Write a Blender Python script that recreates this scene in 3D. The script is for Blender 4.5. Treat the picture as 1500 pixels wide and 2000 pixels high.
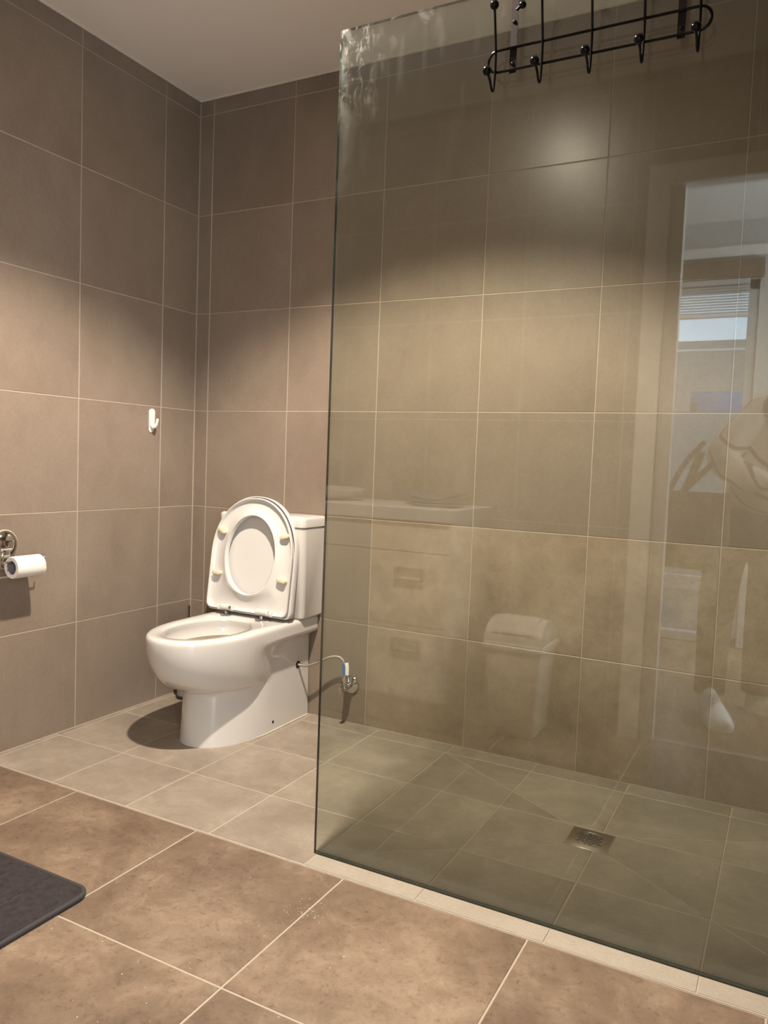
import bpy, bmesh, math, random
from mathutils import Vector, Matrix
random.seed(7)
for o in list(bpy.data.objects): bpy.data.objects.remove(o)
S = bpy.context.scene
COL = S.collection
PI = math.pi

# ------------------------------------------------------------------ camera
CAM = Vector((2.2562, -2.5438, 1.0088))
YAW, PITCH, ROLL, FPX = -0.4838, -0.0661, 0.0377, 1521.0
F = Vector((math.sin(YAW)*math.cos(PITCH), math.cos(YAW)*math.cos(PITCH), math.sin(PITCH)))
_r = Vector((math.cos(YAW), -math.sin(YAW), 0)); _u = _r.cross(F)
RGT = math.cos(ROLL)*_r + math.sin(ROLL)*_u
UPV = -math.sin(ROLL)*_r + math.cos(ROLL)*_u
cd = bpy.data.cameras.new('camera'); cam = bpy.data.objects.new('camera', cd); COL.objects.link(cam)
m3 = Matrix((RGT, UPV, -F)).transposed(); cam.matrix_world = Matrix.Translation(CAM) @ m3.to_4x4()
cd.sensor_fit = 'VERTICAL'; cd.sensor_height = 24; cd.lens = FPX/2000*24; cd.clip_start = 0.01
S.camera = cam

# ------------------------------------------------------------------ view, world, lights
S.view_settings.view_transform = 'Standard'; S.view_settings.look = 'None'
S.view_settings.gamma = 1.0; S.view_settings.use_curve_mapping = False
S.view_settings.exposure = 1.02
S.cycles.use_denoising = True
S.cycles.max_bounces = 12; S.cycles.transparent_max_bounces = 24
S.cycles.diffuse_bounces = 6; S.cycles.glossy_bounces = 6
S.cycles.sample_clamp_indirect = 6.0; S.cycles.blur_glossy = 0.3
S.cycles.caustics_reflective = False; S.cycles.caustics_refractive = False
W = bpy.data.worlds.new('world'); S.world = W; W.use_nodes = True
wn = W.node_tree.nodes; wn['Background'].inputs[0].default_value = (0.62, 0.80, 1.0, 1); wn['Background'].inputs[1].default_value = 4.0

def downlight(x, y, power, size, blend, blurr=0.03, lab=''):
    root = empty('downlight', (x, y, H)); tag(root, lab, 'ceiling light', 'recessed downlights in the ceiling')
    bm = bmesh.new(); lathe(bm, [(0.033, -0.001), (0.036, -0.004), (0.046, -0.005), (0.05, -0.001), (0.05, 0.0)], 32)
    obj('trim_ring', bm, M['whitep'], root)
    bm = bmesh.new(); lathe(bm, [(0.0, -0.0005), (0.033, -0.0005)], 32)
    obj('lens', bm, M['lamp'], root)
    ld = bpy.data.lights.new('downlight_bulb', 'SPOT'); ld.energy = power; ld.spot_size = size; ld.spot_blend = blend
    ld.shadow_soft_size = blurr; ld.color = (1.0, 0.87, 0.73)
    lo = bpy.data.objects.new('bulb', ld); COL.objects.link(lo); lo.parent = root; lo.location = (0, 0, -0.012)
    return root
LAMP_MAIN = (1.25, -1.09, 185, math.radians(118), 0.36)
LAMP_SIDE = (1.30, -1.85, 30, math.radians(130), 0.6)
LAMP_FILL = 10
def side_fill(power):  # unseen area lamp added at a windowless wall to lift the room brightness
    ld = bpy.data.lights.new('side_fill', 'AREA'); ld.shape = 'RECTANGLE'; ld.size = 1.7; ld.size_y = 1.5; ld.energy = power; ld.color = (0.86, 0.94, 1.0)
    o = bpy.data.objects.new('side_fill', ld); COL.objects.link(o); o.location = (NX1-0.03, -3.3, 1.4); o.rotation_euler = (0, math.radians(90), 0)
    return o

# ------------------------------------------------------------------ room sizes
H = 2.45; RX = 2.56; RY = -2.25; WT = 0.05      # room: x 0..RX, y RY..0
GY = -0.8965; GX0 = 1.2277; GTOP = 2.0285       # glass screen
DX0, DX1, DTOP = 1.845, 2.50, 2.03              # door opening
NX0, NX1, NY = 0.3, 3.6, -4.18                  # next room

# ------------------------------------------------------------------ helpers
def tag(o, label=None, cat=None, group=None, kind=None):
    if label: o['label'] = label
    if cat: o['category'] = cat
    if group: o['group'] = group
    if kind: o['kind'] = kind
    return o
def empty(name, loc=(0, 0, 0), rz=0):
    o = bpy.data.objects.new(name, None); COL.objects.link(o); o.location = loc; o.rotation_euler = (0, 0, rz)
    o.empty_display_size = 0.05
    return o
def obj(name, bm, mat, parent=None, smooth=True, loc=None, auto=40):
    me = bpy.data.meshes.new(name)
    bmesh.ops.recalc_face_normals(bm, faces=bm.faces[:]) if len(bm.faces) < 60000 else None
    bm.to_mesh(me); bm.free()
    o = bpy.data.objects.new(name, me); COL.objects.link(o)
    if mat: me.materials.append(mat)
    if parent: o.parent = parent
    if loc: o.location = loc
    if smooth:
        for p in me.polygons: p.use_smooth = True
        if auto: sharp(me, auto)
    return o
def sharp(me, deg):
    bm = bmesh.new(); bm.from_mesh(me); c = math.radians(deg)
    for e in bm.edges:
        if len(e.link_faces) == 2 and e.link_faces[0].normal.angle(e.link_faces[1].normal, 0) > c: e.smooth = False
    bm.to_mesh(me); bm.free()
def box(bm, a, b, bev=0.0, seg=2):
    r = bmesh.ops.create_cube(bm, size=1)
    c = [(a[i]+b[i])/2 for i in range(3)]; s = [abs(b[i]-a[i]) for i in range(3)]
    for v in r['verts']: v.co = Vector((v.co.x*s[0]+c[0], v.co.y*s[1]+c[1], v.co.z*s[2]+c[2]))
    if bev > 0:
        es = list({e for v in r['verts'] for e in v.link_edges})
        bmesh.ops.bevel(bm, geom=es, offset=bev, segments=seg, profile=0.5, affect='EDGES')
def lathe(bm, prof, n=24, mat=None):
    rings = []
    for r, z in prof:
        if r < 1e-6: rings.append([bm.verts.new((0, 0, z))])
        else: rings.append([bm.verts.new((r*math.cos(2*PI*i/n), r*math.sin(2*PI*i/n), z)) for i in range(n)])
    fs = []
    for A, B in zip(rings, rings[1:]):
        for i in range(n):
            j = (i+1) % n
            if len(A) == 1 and len(B) == 1: continue
            if len(A) == 1: fs.append(bm.faces.new((A[0], B[i], B[j])))
            elif len(B) == 1: fs.append(bm.faces.new((A[i], A[j], B[0])))
            else: fs.append(bm.faces.new((A[i], A[j], B[j], B[i])))
    if mat is not None:
        vs = {v for R in rings for v in R}
        for v in vs: v.co = mat @ v.co
def aim(p, d, up=Vector((0, 0, 1))):
    d = Vector(d).normalized(); q = d.to_track_quat('Z', 'Y')
    return Matrix.Translation(Vector(p)) @ q.to_matrix().to_4x4()
def cyl(bm, p, q, r, n=20, r2=None, cap=0.0):
    p = Vector(p); q = Vector(q); L = (q-p).length; r2 = r if r2 is None else r2
    if cap > 0: prof = [(0, 0), (r-cap, 0), (r, cap), (r2, L-cap), (r2-cap, L), (0, L)]
    else: prof = [(0, 0), (r, 0), (r2, L), (0, L)]
    lathe(bm, prof, n, aim(p, q-p))
def smoothpath(pts, k=8):
    pts = [Vector(p) for p in pts]; P = [pts[0]]+pts+[pts[-1]]; out = []
    for i in range(1, len(P)-2):
        for j in range(k):
            t = j/k; a, b, c, d = P[i-1], P[i], P[i+1], P[i+2]
            out.append(0.5*((2*b)+(c-a)*t+(2*a-5*b+4*c-d)*t*t+(3*b-a-3*c+d)*t*t*t))
    out.append(pts[-1]); return out
def tube(bm, pts, r, n=10, smooth=8, closed=False):
    path = smoothpath(pts, smooth) if smooth else [Vector(p) for p in pts]
    N = len(path); rings = []; prev = None
    for i, p in enumerate(path):
        if closed: t = path[(i+1) % N]-path[i-1]
        else: t = path[min(i+1, N-1)]-path[max(i-1, 0)]
        t.normalize()
        if prev is None:
            a = t.orthogonal().normalized()
        else:
            a = (prev-t*prev.dot(t)).normalized()
        prev = a; b = t.cross(a)
        rings.append([bm.verts.new(p+r*(math.cos(2*PI*k/n)*a+math.sin(2*PI*k/n)*b)) for k in range(n)])
    pairs = list(zip(rings, rings[1:]))
    if closed: pairs.append((rings[-1], rings[0]))
    for A, B in pairs:
        for k in range(n): bm.faces.new((A[k], A[(k+1) % n], B[(k+1) % n], B[k]))
    if not closed:
        bm.faces.new(rings[0]); bm.faces.new(rings[-1])
def ball(bm, c, r, sx=1, sy=1, sz=1, n=20):
    res = bmesh.ops.create_uvsphere(bm, u_segments=n, v_segments=n//2, radius=r)
    for v in res['verts']: v.co = Vector((v.co.x*sx+c[0], v.co.y*sy+c[1], v.co.z*sz+c[2]))
def loft(bm, loops, close=True, cap0=False, cap1=False):
    R = [[bm.verts.new(p) for p in L] for L in loops]
    n = len(R[0])
    for A, B in zip(R, R[1:]):
        for i in range(n if close else n-1):
            j = (i+1) % n; bm.faces.new((A[i], A[j], B[j], B[i]))
    if cap0: bm.faces.new(R[0])
    if cap1: bm.faces.new(R[-1])
    return R
def sstep(a, b, x):
    t = max(0, min(1, (x-a)/(b-a))); return t*t*(3-2*t)
def lerp(a, b, t): return a+(b-a)*t

# ------------------------------------------------------------------ materials
M = {}
def newmat(name):
    m = bpy.data.materials.new(name); m.use_nodes = True
    nt = m.node_tree; return m, nt, nt.nodes['Principled BSDF']
def simple(key, col, rough=0.5, metal=0.0, spec=0.5, coat=0.0, noise=0.0, nscale=30, bump=0.0, emis=None, est=0):
    m, nt, b = newmat(key)
    b.inputs['Base Color'].default_value = (*col, 1); b.inputs['Roughness'].default_value = rough
    b.inputs['Metallic'].default_value = metal; b.inputs['Specular IOR Level'].default_value = spec
    b.inputs['Coat Weight'].default_value = coat; b.inputs['Coat Roughness'].default_value = 0.04
    if emis: b.inputs['Emission Color'].default_value = (*emis, 1); b.inputs['Emission Strength'].default_value = est
    if noise or bump:
        g = nt.nodes.new('ShaderNodeNewGeometry'); n = nt.nodes.new('ShaderNodeTexNoise'); n.inputs['Scale'].default_value = nscale; n.inputs['Detail'].default_value = 5
        nt.links.new(g.outputs['Position'], n.inputs['Vector'])
        if noise:
            r = nt.nodes.new('ShaderNodeMapRange'); r.inputs[3].default_value = 1-noise; r.inputs[4].default_value = 1+noise
            nt.links.new(n.outputs[0], r.inputs[0])
            x = nt.nodes.new('ShaderNodeMixRGB'); x.blend_type = 'MULTIPLY'; x.inputs[0].default_value = 1; x.inputs[1].default_value = (*col, 1)
            nt.links.new(r.outputs[0], x.inputs[2]); nt.links.new(x.outputs[0], b.inputs['Base Color'])
        if bump:
            bp = nt.nodes.new('ShaderNodeBump'); bp.inputs['Strength'].default_value = bump; bp.inputs['Distance'].default_value = 0.002
            nt.links.new(n.outputs[0], bp.inputs['Height']); nt.links.new(bp.outputs[0], b.inputs['Normal'])
    M[key] = m; return m
def tilemat(key, c0, c1, c2, rough, big=3.0, streak=(1, 1, 1), spots=0.0, per=0.06, bump=0.12, cloud=0.5):
    """cement-look ceramic: cloudy base, fine grain, dark pores, small change from tile to tile"""
    m, nt, b = newmat(key); N = nt.nodes; L = nt.links
    g = N.new('ShaderNodeNewGeometry'); oi = N.new('ShaderNodeObjectInfo')
    off = N.new('ShaderNodeVectorMath'); off.operation = 'MULTIPLY_ADD'
    comb = N.new('ShaderNodeCombineXYZ')
    for k in range(3): L.new(oi.outputs['Random'], comb.inputs[k])
    L.new(comb.outputs[0], off.inputs[0]); off.inputs[1].default_value = (37, 61, 23); L.new(g.outputs['Position'], off.inputs[2])
    mp = N.new('ShaderNodeMapping'); mp.inputs['Scale'].default_value = streak; L.new(off.outputs[0], mp.inputs['Vector'])
    def noise(scale, det, rg=0.5, dist=0.0):
        n = N.new('ShaderNodeTexNoise'); n.inputs['Scale'].default_value = scale; n.inputs['Detail'].default_value = det
        n.inputs['Roughness'].default_value = rg; n.inputs['Distortion'].default_value = dist
        L.new(mp.outputs[0], n.inputs['Vector']); return n.outputs[0]
    n1 = noise(big, 6, 0.6, 0.4); n2 = noise(160, 3, 0.7); n3 = noise(big*5, 8, 0.7, 0.6)
    ra = N.new('ShaderNodeValToRGB'); e = ra.color_ramp.elements
    e[0].position = 0.5-cloud/2; e[0].color = (*c0, 1); e[1].position = 0.5+cloud/2; e[1].color = (*c2, 1)
    q = ra.color_ramp.elements.new(0.5); q.color = (*c1, 1)
    mx = N.new('ShaderNodeMath'); mx.operation = 'MULTIPLY_ADD'; L.new(n3, mx.inputs[0]); mx.inputs[1].default_value = 0.45
    sc = N.new('ShaderNodeMath'); sc.operation = 'MULTIPLY_ADD'; L.new(n1, sc.inputs[0]); sc.inputs[1].default_value = 0.75; sc.inputs[2].default_value = -0.1
    L.new(sc.outputs[0], mx.inputs[2]); L.new(mx.outputs[0], ra.inputs[0])
    # fine grain and per tile change multiply
    gr = N.new('ShaderNodeMapRange'); L.new(n2, gr.inputs[0]); gr.inputs[1].default_value = .3; gr.inputs[2].default_value = .7; gr.inputs[3].default_value = 0.93; gr.inputs[4].default_value = 1.07
    pt = N.new('ShaderNodeMapRange'); L.new(oi.outputs['Random'], pt.inputs[0]); pt.inputs[3].default_value = 1-per; pt.inputs[4].default_value = 1+per
    mm = N.new('ShaderNodeMath'); mm.operation = 'MULTIPLY'; L.new(gr.outputs[0], mm.inputs[0]); L.new(pt.outputs[0], mm.inputs[1])
    out = mm.outputs[0]
    if spots:
        v = noise(70, 8, 0.72, 0.15)
        sp = N.new('ShaderNodeMapRange'); L.new(v, sp.inputs[0]); sp.inputs[1].default_value = 0.34; sp.inputs[2].default_value = 0.45; sp.inputs[3].default_value = 1-spots; sp.inputs[4].default_value = 1.0
        m2 = N.new('ShaderNodeMath'); m2.operation = 'MULTIPLY'; L.new(out, m2.inputs[0]); L.new(sp.outputs[0], m2.inputs[1]); out = m2.outputs[0]
    x = N.new('ShaderNodeMixRGB'); x.blend_type = 'MULTIPLY'; x.inputs[0].default_value = 1
    L.new(ra.outputs[0], x.inputs[1]); L.new(out, x.inputs[2]); L.new(x.outputs[0], b.inputs['Base Color'])
    rr = N.new('ShaderNodeMapRange'); L.new(n3, rr.inputs[0]); rr.inputs[3].default_value = rough-0.012; rr.inputs[4].default_value = rough+0.012
    L.new(rr.outputs[0], b.inputs['Roughness'])
    bp = N.new('ShaderNodeBump'); bp.inputs['Strength'].default_value = bump; bp.inputs['Distance'].default_value = 0.0012
    L.new(n2, bp.inputs['Height']); L.new(bp.outputs[0], b.inputs['Normal'])
    M[key] = m
tilemat('walltile', (0.178, 0.138, 0.106), (0.217, 0.171, 0.133), (0.252, 0.203, 0.160), 0.30, big=2.2, streak=(1.0, 1.0, 0.7), per=0.03)
tilemat('walltileb', (0.190, 0.142, 0.100), (0.280, 0.217, 0.157), (0.38, 0.305, 0.23), 0.33, big=3.4, spots=0.12, per=0.05)
tilemat('wettile', (0.190, 0.156, 0.120), (0.255, 0.214, 0.168), (0.33, 0.28, 0.225), 0.48, big=4.5, per=0.04, cloud=0.4)
tilemat('striptile_lit', (0.30, 0.265, 0.215), (0.345, 0.305, 0.25), (0.39, 0.35, 0.29), 0.5, big=6, per=0.03)  # paler than wettile: the stronger, unfiltered light here is put into the colour
tilemat('browntile', (0.092, 0.061, 0.039), (0.180, 0.126, 0.086), (0.31, 0.235, 0.168), 0.42, big=3.2, spots=0.35, per=0.04, bump=0.2, cloud=0.44)
simple('grout', (0.38, 0.325, 0.26), 0.85, noise=0.08, nscale=60)
simple('grout_light', (0.40, 0.345, 0.28), 0.85, noise=0.08, nscale=60)
simple('grout_mid', (0.40, 0.33, 0.26), 0.85, noise=0.1, nscale=60)
simple('ceilp', (0.86, 0.84, 0.82), 0.75, noise=0.02, nscale=40)
simple('whitep', (0.80, 0.78, 0.74), 0.45)
simple('silicone', (0.62, 0.57, 0.49), 0.5)
simple('ceramic', (0.60, 0.58, 0.55), 0.07, coat=0.5)
simple('seatp', (0.61, 0.595, 0.57), 0.16, coat=0.2)
simple('cream', (0.66, 0.57, 0.40), 0.4)
simple('chrome', (0.60, 0.59, 0.57), 0.08, metal=1.0)
simple('steel', (0.36, 0.33, 0.28), 0.32, metal=1.0, noise=0.1, nscale=200)
simple('braid', (0.45, 0.42, 0.38), 0.32, metal=1.0, bump=0.6, nscale=900)
simple('black', (0.012, 0.012, 0.012), 0.3, spec=0.6)
simple('hole', (0.006, 0.005, 0.005), 0.8)
simple('blackmetal', (0.003, 0.003, 0.003), 0.12, spec=0.14)
simple('bracketm', (0.016, 0.013, 0.013), 0.3, spec=0.08)
simple('blue', (0.02, 0.16, 0.45), 0.25, coat=0.3)
simple('label', (0.85, 0.82, 0.75), 0.5)
simple('paper', (0.74, 0.71, 0.66), 0.9, bump=0.5, nscale=260)
simple('card', (0.23, 0.20, 0.20), 0.9)
simple('plastic', (0.72, 0.70, 0.67), 0.35)
simple('binp', (0.83, 0.78, 0.72), 0.35)
simple('vanity', (0.84, 0.77, 0.66), 0.35)
simple('handle', (0.16, 0.14, 0.12), 0.3, metal=0.8)
simple('lamp', (1, 1, 1), 0.5, emis=(1, 0.86, 0.70), est=520)
simple('mat_pile', (0.024, 0.018, 0.019), 0.95, noise=0.9, nscale=60, bump=1.0)
simple('seam_lit', (0.085, 0.075, 0.072), 0.9)  # thread lightened: light catching the mat ridges is put into its colour
simple('mat_edge', (0.034, 0.031, 0.033), 0.8)
simple('wood', (0.19, 0.13, 0.08), 0.45, noise=0.15, nscale=12)
simple('hallwall', (0.55, 0.55, 0.54), 0.7)
simple('alu', (0.45, 0.46, 0.48), 0.4)
simple('blind', (0.75, 0.78, 0.78), 0.5)
simple('board', (0.32, 0.31, 0.30), 0.7)
simple('boardw', (0.68, 0.70, 0.70), 0.7)
simple('ground', (0.18, 0.17, 0.15), 0.9)
simple('leaf', (0.07, 0.12, 0.05), 0.6)
simple('towel', (0.16, 0.17, 0.21), 0.95, bump=0.6, nscale=200)
simple('skin', (0.56, 0.36, 0.27), 0.5)
simple('hair', (0.05, 0.03, 0.02), 0.5, bump=0.5, nscale=150)
simple('trouser', (0.050, 0.040, 0.032), 0.9, noise=0.2, nscale=40)
simple('shoe', (0.78, 0.78, 0.78), 0.5)
simple('lace', (0.40, 0.40, 0.40), 0.8)
simple('bag', (0.065, 0.045, 0.035), 0.6)
simple('strapdark', (0.12, 0.08, 0.05), 0.7)
simple('letter', (0.75, 0.72, 0.66), 0.7)
simple('eyew', (0.8, 0.8, 0.8), 0.3)
simple('lips', (0.42, 0.16, 0.14), 0.5)

def glassmat(key, tint, dirt):
    m = bpy.data.materials.new(key); m.use_nodes = True; nt = m.node_tree; N = nt.nodes; L = nt.links
    N.remove(N['Principled BSDF']); out = N['Material Output']
    g = N.new('ShaderNodeNewGeometry')
    ior = N.new('ShaderNodeMapRange'); ior.inputs[3].default_value = 1.52; ior.inputs[4].default_value = 1/1.52
    L.new(g.outputs['Backfacing'], ior.inputs[0])
    fr = N.new('ShaderNodeFresnel'); L.new(ior.outputs[0], fr.inputs['IOR'])
    tr = N.new('ShaderNodeBsdfTransparent'); tr.inputs[0].default_value = (*tint, 1)
    gl = N.new('ShaderNodeBsdfGlossy'); gl.inputs['Roughness'].default_value = 0.0; gl.inputs[0].default_value = (1, 1, 1, 1)
    mx = N.new('ShaderNodeMixShader'); L.new(fr.outputs[0], mx.inputs[0]); L.new(tr.outputs[0], mx.inputs[1]); L.new(gl.outputs[0], mx.inputs[2])
    last = mx.outputs[0]
    if dirt:
        # soap film and finger marks near the free top corner, a few lime runs, thin haze elsewhere
        sx = N.new('ShaderNodeSeparateXYZ'); L.new(g.outputs['Position'], sx.inputs[0])
        def rng(src, a, b, c, d):
            r = N.new('ShaderNodeMapRange'); L.new(src, r.inputs[0])
            for k, v in zip((1, 2, 3, 4), (a, b, c, d)): r.inputs[k].default_value = v
            return r.outputs[0]
        def mul(a, b, op='MULTIPLY'):
            q = N.new('ShaderNodeMath'); q.operation = op
            for k, s in enumerate((a, b)):
                if isinstance(s, (int, float)): q.inputs[k].default_value = s
                else: L.new(s, q.inputs[k])
            q.use_clamp = True; return q.outputs[0]
        def noise(scale, det, st, rg=0.5, dist=0.0):
            mp = N.new('ShaderNodeMapping'); mp.inputs['Scale'].default_value = st; L.new(g.outputs['Position'], mp.inputs[0])
            n = N.new('ShaderNodeTexNoise'); n.inputs['Scale'].default_value = scale; n.inputs['Detail'].default_value = det
            n.inputs['Roughness'].default_value = rg; n.inputs['Distortion'].default_value = dist; L.new(mp.outputs[0], n.inputs[0]); return n.outputs[0]
        corner = mul(rng(sx.outputs[0], GX0, GX0+0.13, 1, 0), rng(sx.outputs[2], GTOP-0.26, GTOP-0.04, 0, 1))
        marks = rng(noise(48, 7, (1, 1, 0.5), 0.72, 1.0), 0.54, 0.68, 0, 1)
        a = mul(mul(corner, marks), 0.17)
        topband = mul(rng(sx.outputs[2], GTOP-0.10, GTOP-0.01, 0, 1), rng(sx.outputs[0], 1.3, 1.8, 1, 0.3))
        fm = rng(noise(17, 3, (1, 1, 1), 0.5, 1.5), 0.57, 0.68, 0, 1)
        b_ = mul(mul(topband, fm), 0.03)
        edge = mul(mul(rng(sx.outputs[0], GX0, GX0+0.06, 1, 0), rng(sx.outputs[2], 1.5, 2.0, 0.1, 1)), rng(noise(9, 5, (1, 1, 0.5), 0.6, 2.0), 0.45, 0.65, 0, 1))
        c_ = mul(edge, 0.05)
        runs = rng(noise(7, 6, (7, 1, 0.55), 0.6, 0.4), 0.61, 0.68, 0, 1)
        d_ = mul(mul(runs, rng(sx.outputs[2], 0.9, 2.0, 0.0, 1)), 0.006)
        tot = mul(mul(a, b_, 'ADD'), mul(c_, d_, 'ADD'), 'ADD')
        tot = mul(tot, 0.003, 'ADD')
        df = N.new('ShaderNodeBsdfDiffuse'); df.inputs[0].default_value = (0.85, 0.87, 0.84, 1)
        tl = N.new('ShaderNodeBsdfTranslucent'); tl.inputs[0].default_value = (0.85, 0.87, 0.84, 1)
        ad = N.new('ShaderNodeMixShader'); ad.inputs[0].default_value = 0.5; L.new(df.outputs[0], ad.inputs[1]); L.new(tl.outputs[0], ad.inputs[2])
        m2 = N.new('ShaderNodeMixShader'); L.new(tot, m2.inputs[0]); L.new(last, m2.inputs[1]); L.new(ad.outputs[0], m2.inputs[2]); last = m2.outputs[0]
    L.new(last, out.inputs[0]); M[key] = m
glassmat('screen', (0.865, 0.895, 0.86), True)
glassmat('pane', (0.96, 0.98, 0.98), False)
simple('glassedge', (0.015, 0.035, 0.025), 0.1, coat=0.5)

# ------------------------------------------------------------------ tiles
_tm = {}
def tile_mesh(w, h, axis, mat, ch=0.0011, dep=0.006):
    k = (round(w, 4), round(h, 4), axis, mat)
    if k in _tm: return _tm[k]
    def P(a, b, c):
        return {'y': (a, -c, b), 'x': (c, a, b), 'X': (-c, a, b), 'Y': (a, c, b), 'z': (a, b, c)}[axis]
    vs = []; w2, h2 = w/2, h/2
    for (ww, hh, c) in ((w2, h2, -dep), (w2, h2, -ch), (w2-ch, h2-ch, 0)):
        vs += [P(-ww, -hh, c), P(ww, -hh, c), P(ww, hh, c), P(-ww, hh, c)]
    fs = [(8, 9, 10, 11)]
    for L0 in (0, 4):
        for i in range(4):
            j = (i+1) % 4; fs.append((L0+i, L0+j, L0+4+j, L0+4+i))
    me = bpy.data.meshes.new('tile'); me.from_pydata(vs, [], fs); me.update()
    bm = bmesh.new(); bm.from_mesh(me); bmesh.ops.recalc_face_normals(bm, faces=bm.faces[:])
    top = max(bm.faces, key=lambda f: f.calc_area())
    want = Vector(P(0, 0, 1))
    if top.normal.dot(want) < 0: bmesh.ops.reverse_faces(bm, faces=bm.faces[:])
    bm.to_mesh(me); bm.free()
    me.materials.append(M[mat]); _tm[k] = me; return me
def tiles(parent, axis, us, vs, plane, mat, gap=0.0026, proud=0.0, clip=None, jit=0.0004):
    for i in range(len(us)-1):
        for j in range(len(vs)-1):
            u0, u1, v0, v1 = us[i], us[i+1], vs[j], vs[j+1]
            for (a0, a1, b0, b1) in (clip(u0, u1, v0, v1) if clip else [(u0, u1, v0, v1)]):
                w, h = a1-a0-gap, b1-b0-gap
                if w < 0.006 or h < 0.006: continue
                me = tile_mesh(w, h, axis, mat(i, j) if callable(mat) else mat); o = bpy.data.objects.new('tile', me); COL.objects.link(o); o.parent = parent
                cu, cv = (a0+a1)/2, (b0+b1)/2; q = plane+proud + random.uniform(-jit, 0) if axis in 'xYz' else plane-proud+random.uniform(0, jit)
                o.location = {'y': (cu, q, cv), 'Y': (cu, q, cv), 'x': (q, cu, cv), 'X': (q, cu, cv), 'z': (cu, cv, q)}[axis]
def struct(name, bm, mat, label=None, smooth=False):
    o = obj(name, bm, mat, None, smooth); o['kind'] = 'structure'
    o['label'] = label or name.replace('_', ' ')
    return o
zs = [0.0]+[0.3878+0.4*k for k in range(6)]+[H]
# grout beds: the tile face stands 1.2 mm proud of them
bm = bmesh.new(); box(bm, (-0.1, 0.0012, 0), (RX+0.1, 0.1, H))
wb = struct('wall_back', bm, M['grout_mid'], 'back wall of large taupe cement-look tiles behind toilet and shower')
tiles(wb, 'y', [0.0012]+[0.0700+0.4002*k for k in range(7)]+[RX], zs, 0.0, lambda i, j: 'walltileb' if j < 2 and i >= 3 else 'walltile')
bm = bmesh.new(); box(bm, (-0.1, RY-WT, 0), (-0.0012, 0.0, H))
wl = struct('wall_left', bm, M['grout_mid'], 'left wall of large taupe tiles carrying the toilet roll holder')
ys = [-0.0012, -0.1963]+[-0.1963-0.403*k for k in range(1, 6)]+[RY]; ys = sorted(ys)
tiles(wl, 'x', ys, zs, 0.0, 'walltile')
bm = bmesh.new(); box(bm, (RX+0.0012, RY-WT, 0), (RX+0.1, 0.0, H))
wr = struct('wall_right', bm, M['grout_mid'], 'right wall of large taupe tiles closing the shower')
tiles(wr, 'X', ys, zs, RX, 'walltile')
# rear wall with the door opening
bm = bmesh.new()
box(bm, (-0.1, RY-WT, 0), (DX0, RY-0.0012, H)); box(bm, (DX0, RY-WT, DTOP), (DX1, RY-0.0012, H)); box(bm, (DX1, RY-WT, 0), (NX1, RY-0.0012, H))
wf = struct('wall_front', bm, M['hallwall'], 'wall with the doorway, seen reflected in the glass screen')
def clipdoor(u0, u1, v0, v1):
    ax0, ax1, at = DX0-0.125, DX1+0.05, DTOP+0.075
    out = []
    if u1 <= ax0 or u0 >= ax1 or v0 >= at: return [(u0, u1, v0, v1)]
    if u0 < ax0: out.append((u0, ax0, v0, v1))
    if u1 > ax1: out.append((ax1, u1, v0, v1))
    if v1 > at: out.append((max(u0, ax0), min(u1, ax1), max(v0, at), v1))
    return out
tiles(wf, 'Y', [0.0012]+[0.0700+0.4002*k for k in range(7)]+[RX], zs, RY, 'walltile', clip=clipdoor)
# ceiling over both rooms
bm = bmesh.new(); box(bm, (-0.1, NY-0.1, H), (NX1+0.1, 0.1, H+0.08))
struct('ceiling', bm, M['ceilp'], 'plain matt white ceiling')
bm = bmesh.new(); box(bm, (0, -0.004, H-0.005), (RX, 0, H)); box(bm, (0, RY, H-0.005), (0.004, 0, H))
struct('trim_1', bm, M['silicone'], 'thin pale sealant line between wall tiles and ceiling')

# ------------------------------------------------------------------ floors
EY = -0.9654; PX = 1.2378
bm = bmesh.new(); box(bm, (-0.1, RY-0.05, -0.1), (RX+0.1, 0.1, -0.0012))
fl = struct('floor', bm, M['grout'], 'tiled floor: taupe wet area tiles and larger brown tiles')
fx = [0.0206+0.3043*k for k in range(0, 9)]; fx[-1] = min(fx[-1], RX)
if fx[-1] < RX-0.05: fx.append(RX)
DR = (1.770, 1.880, -0.503, -0.393)   # drain x0 x1 y0 y1
def clip_rect_by_diags(poly):
    """split a floor tile along the four fall lines that run from the pan corners to the drain"""
    x1 = 2.468
    lines = [((PX, -0.0766), (DR[0], DR[3])), ((PX, -0.905), (DR[0], DR[2])), ((x1, -0.0766), (DR[1], DR[3])), ((x1, -0.885), (DR[1], DR[2]))]
    polys = [poly]
    for (a, b) in lines:
        new = []
        lx0, lx1 = sorted((a[0], b[0]))
        for p in polys:
            if max(q[0] for q in p) <= lx0+1e-6 or min(q[0] for q in p) >= lx1-1e-6: new.append(p); continue
            n = (-(b[1]-a[1]), b[0]-a[0]); s = [(q[0]-a[0])*n[0]+(q[1]-a[1])*n[1] for q in p]
            if min(s) > -1e-3 or max(s) < 1e-3: new.append(p); continue
            for sg in (1, -1):
                out = []
                for i in range(len(p)):
                    j = (i+1) % len(p)
                    if s[i]*sg >= 0: out.append(p[i])
                    if s[i]*s[j] < 0:
                        t = s[i]/(s[i]-s[j]); out.append((p[i][0]+t*(p[j][0]-p[i][0]), p[i][1]+t*(p[j][1]-p[i][1])))
                new.append(out)
        polys = new
    return polys
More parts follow.
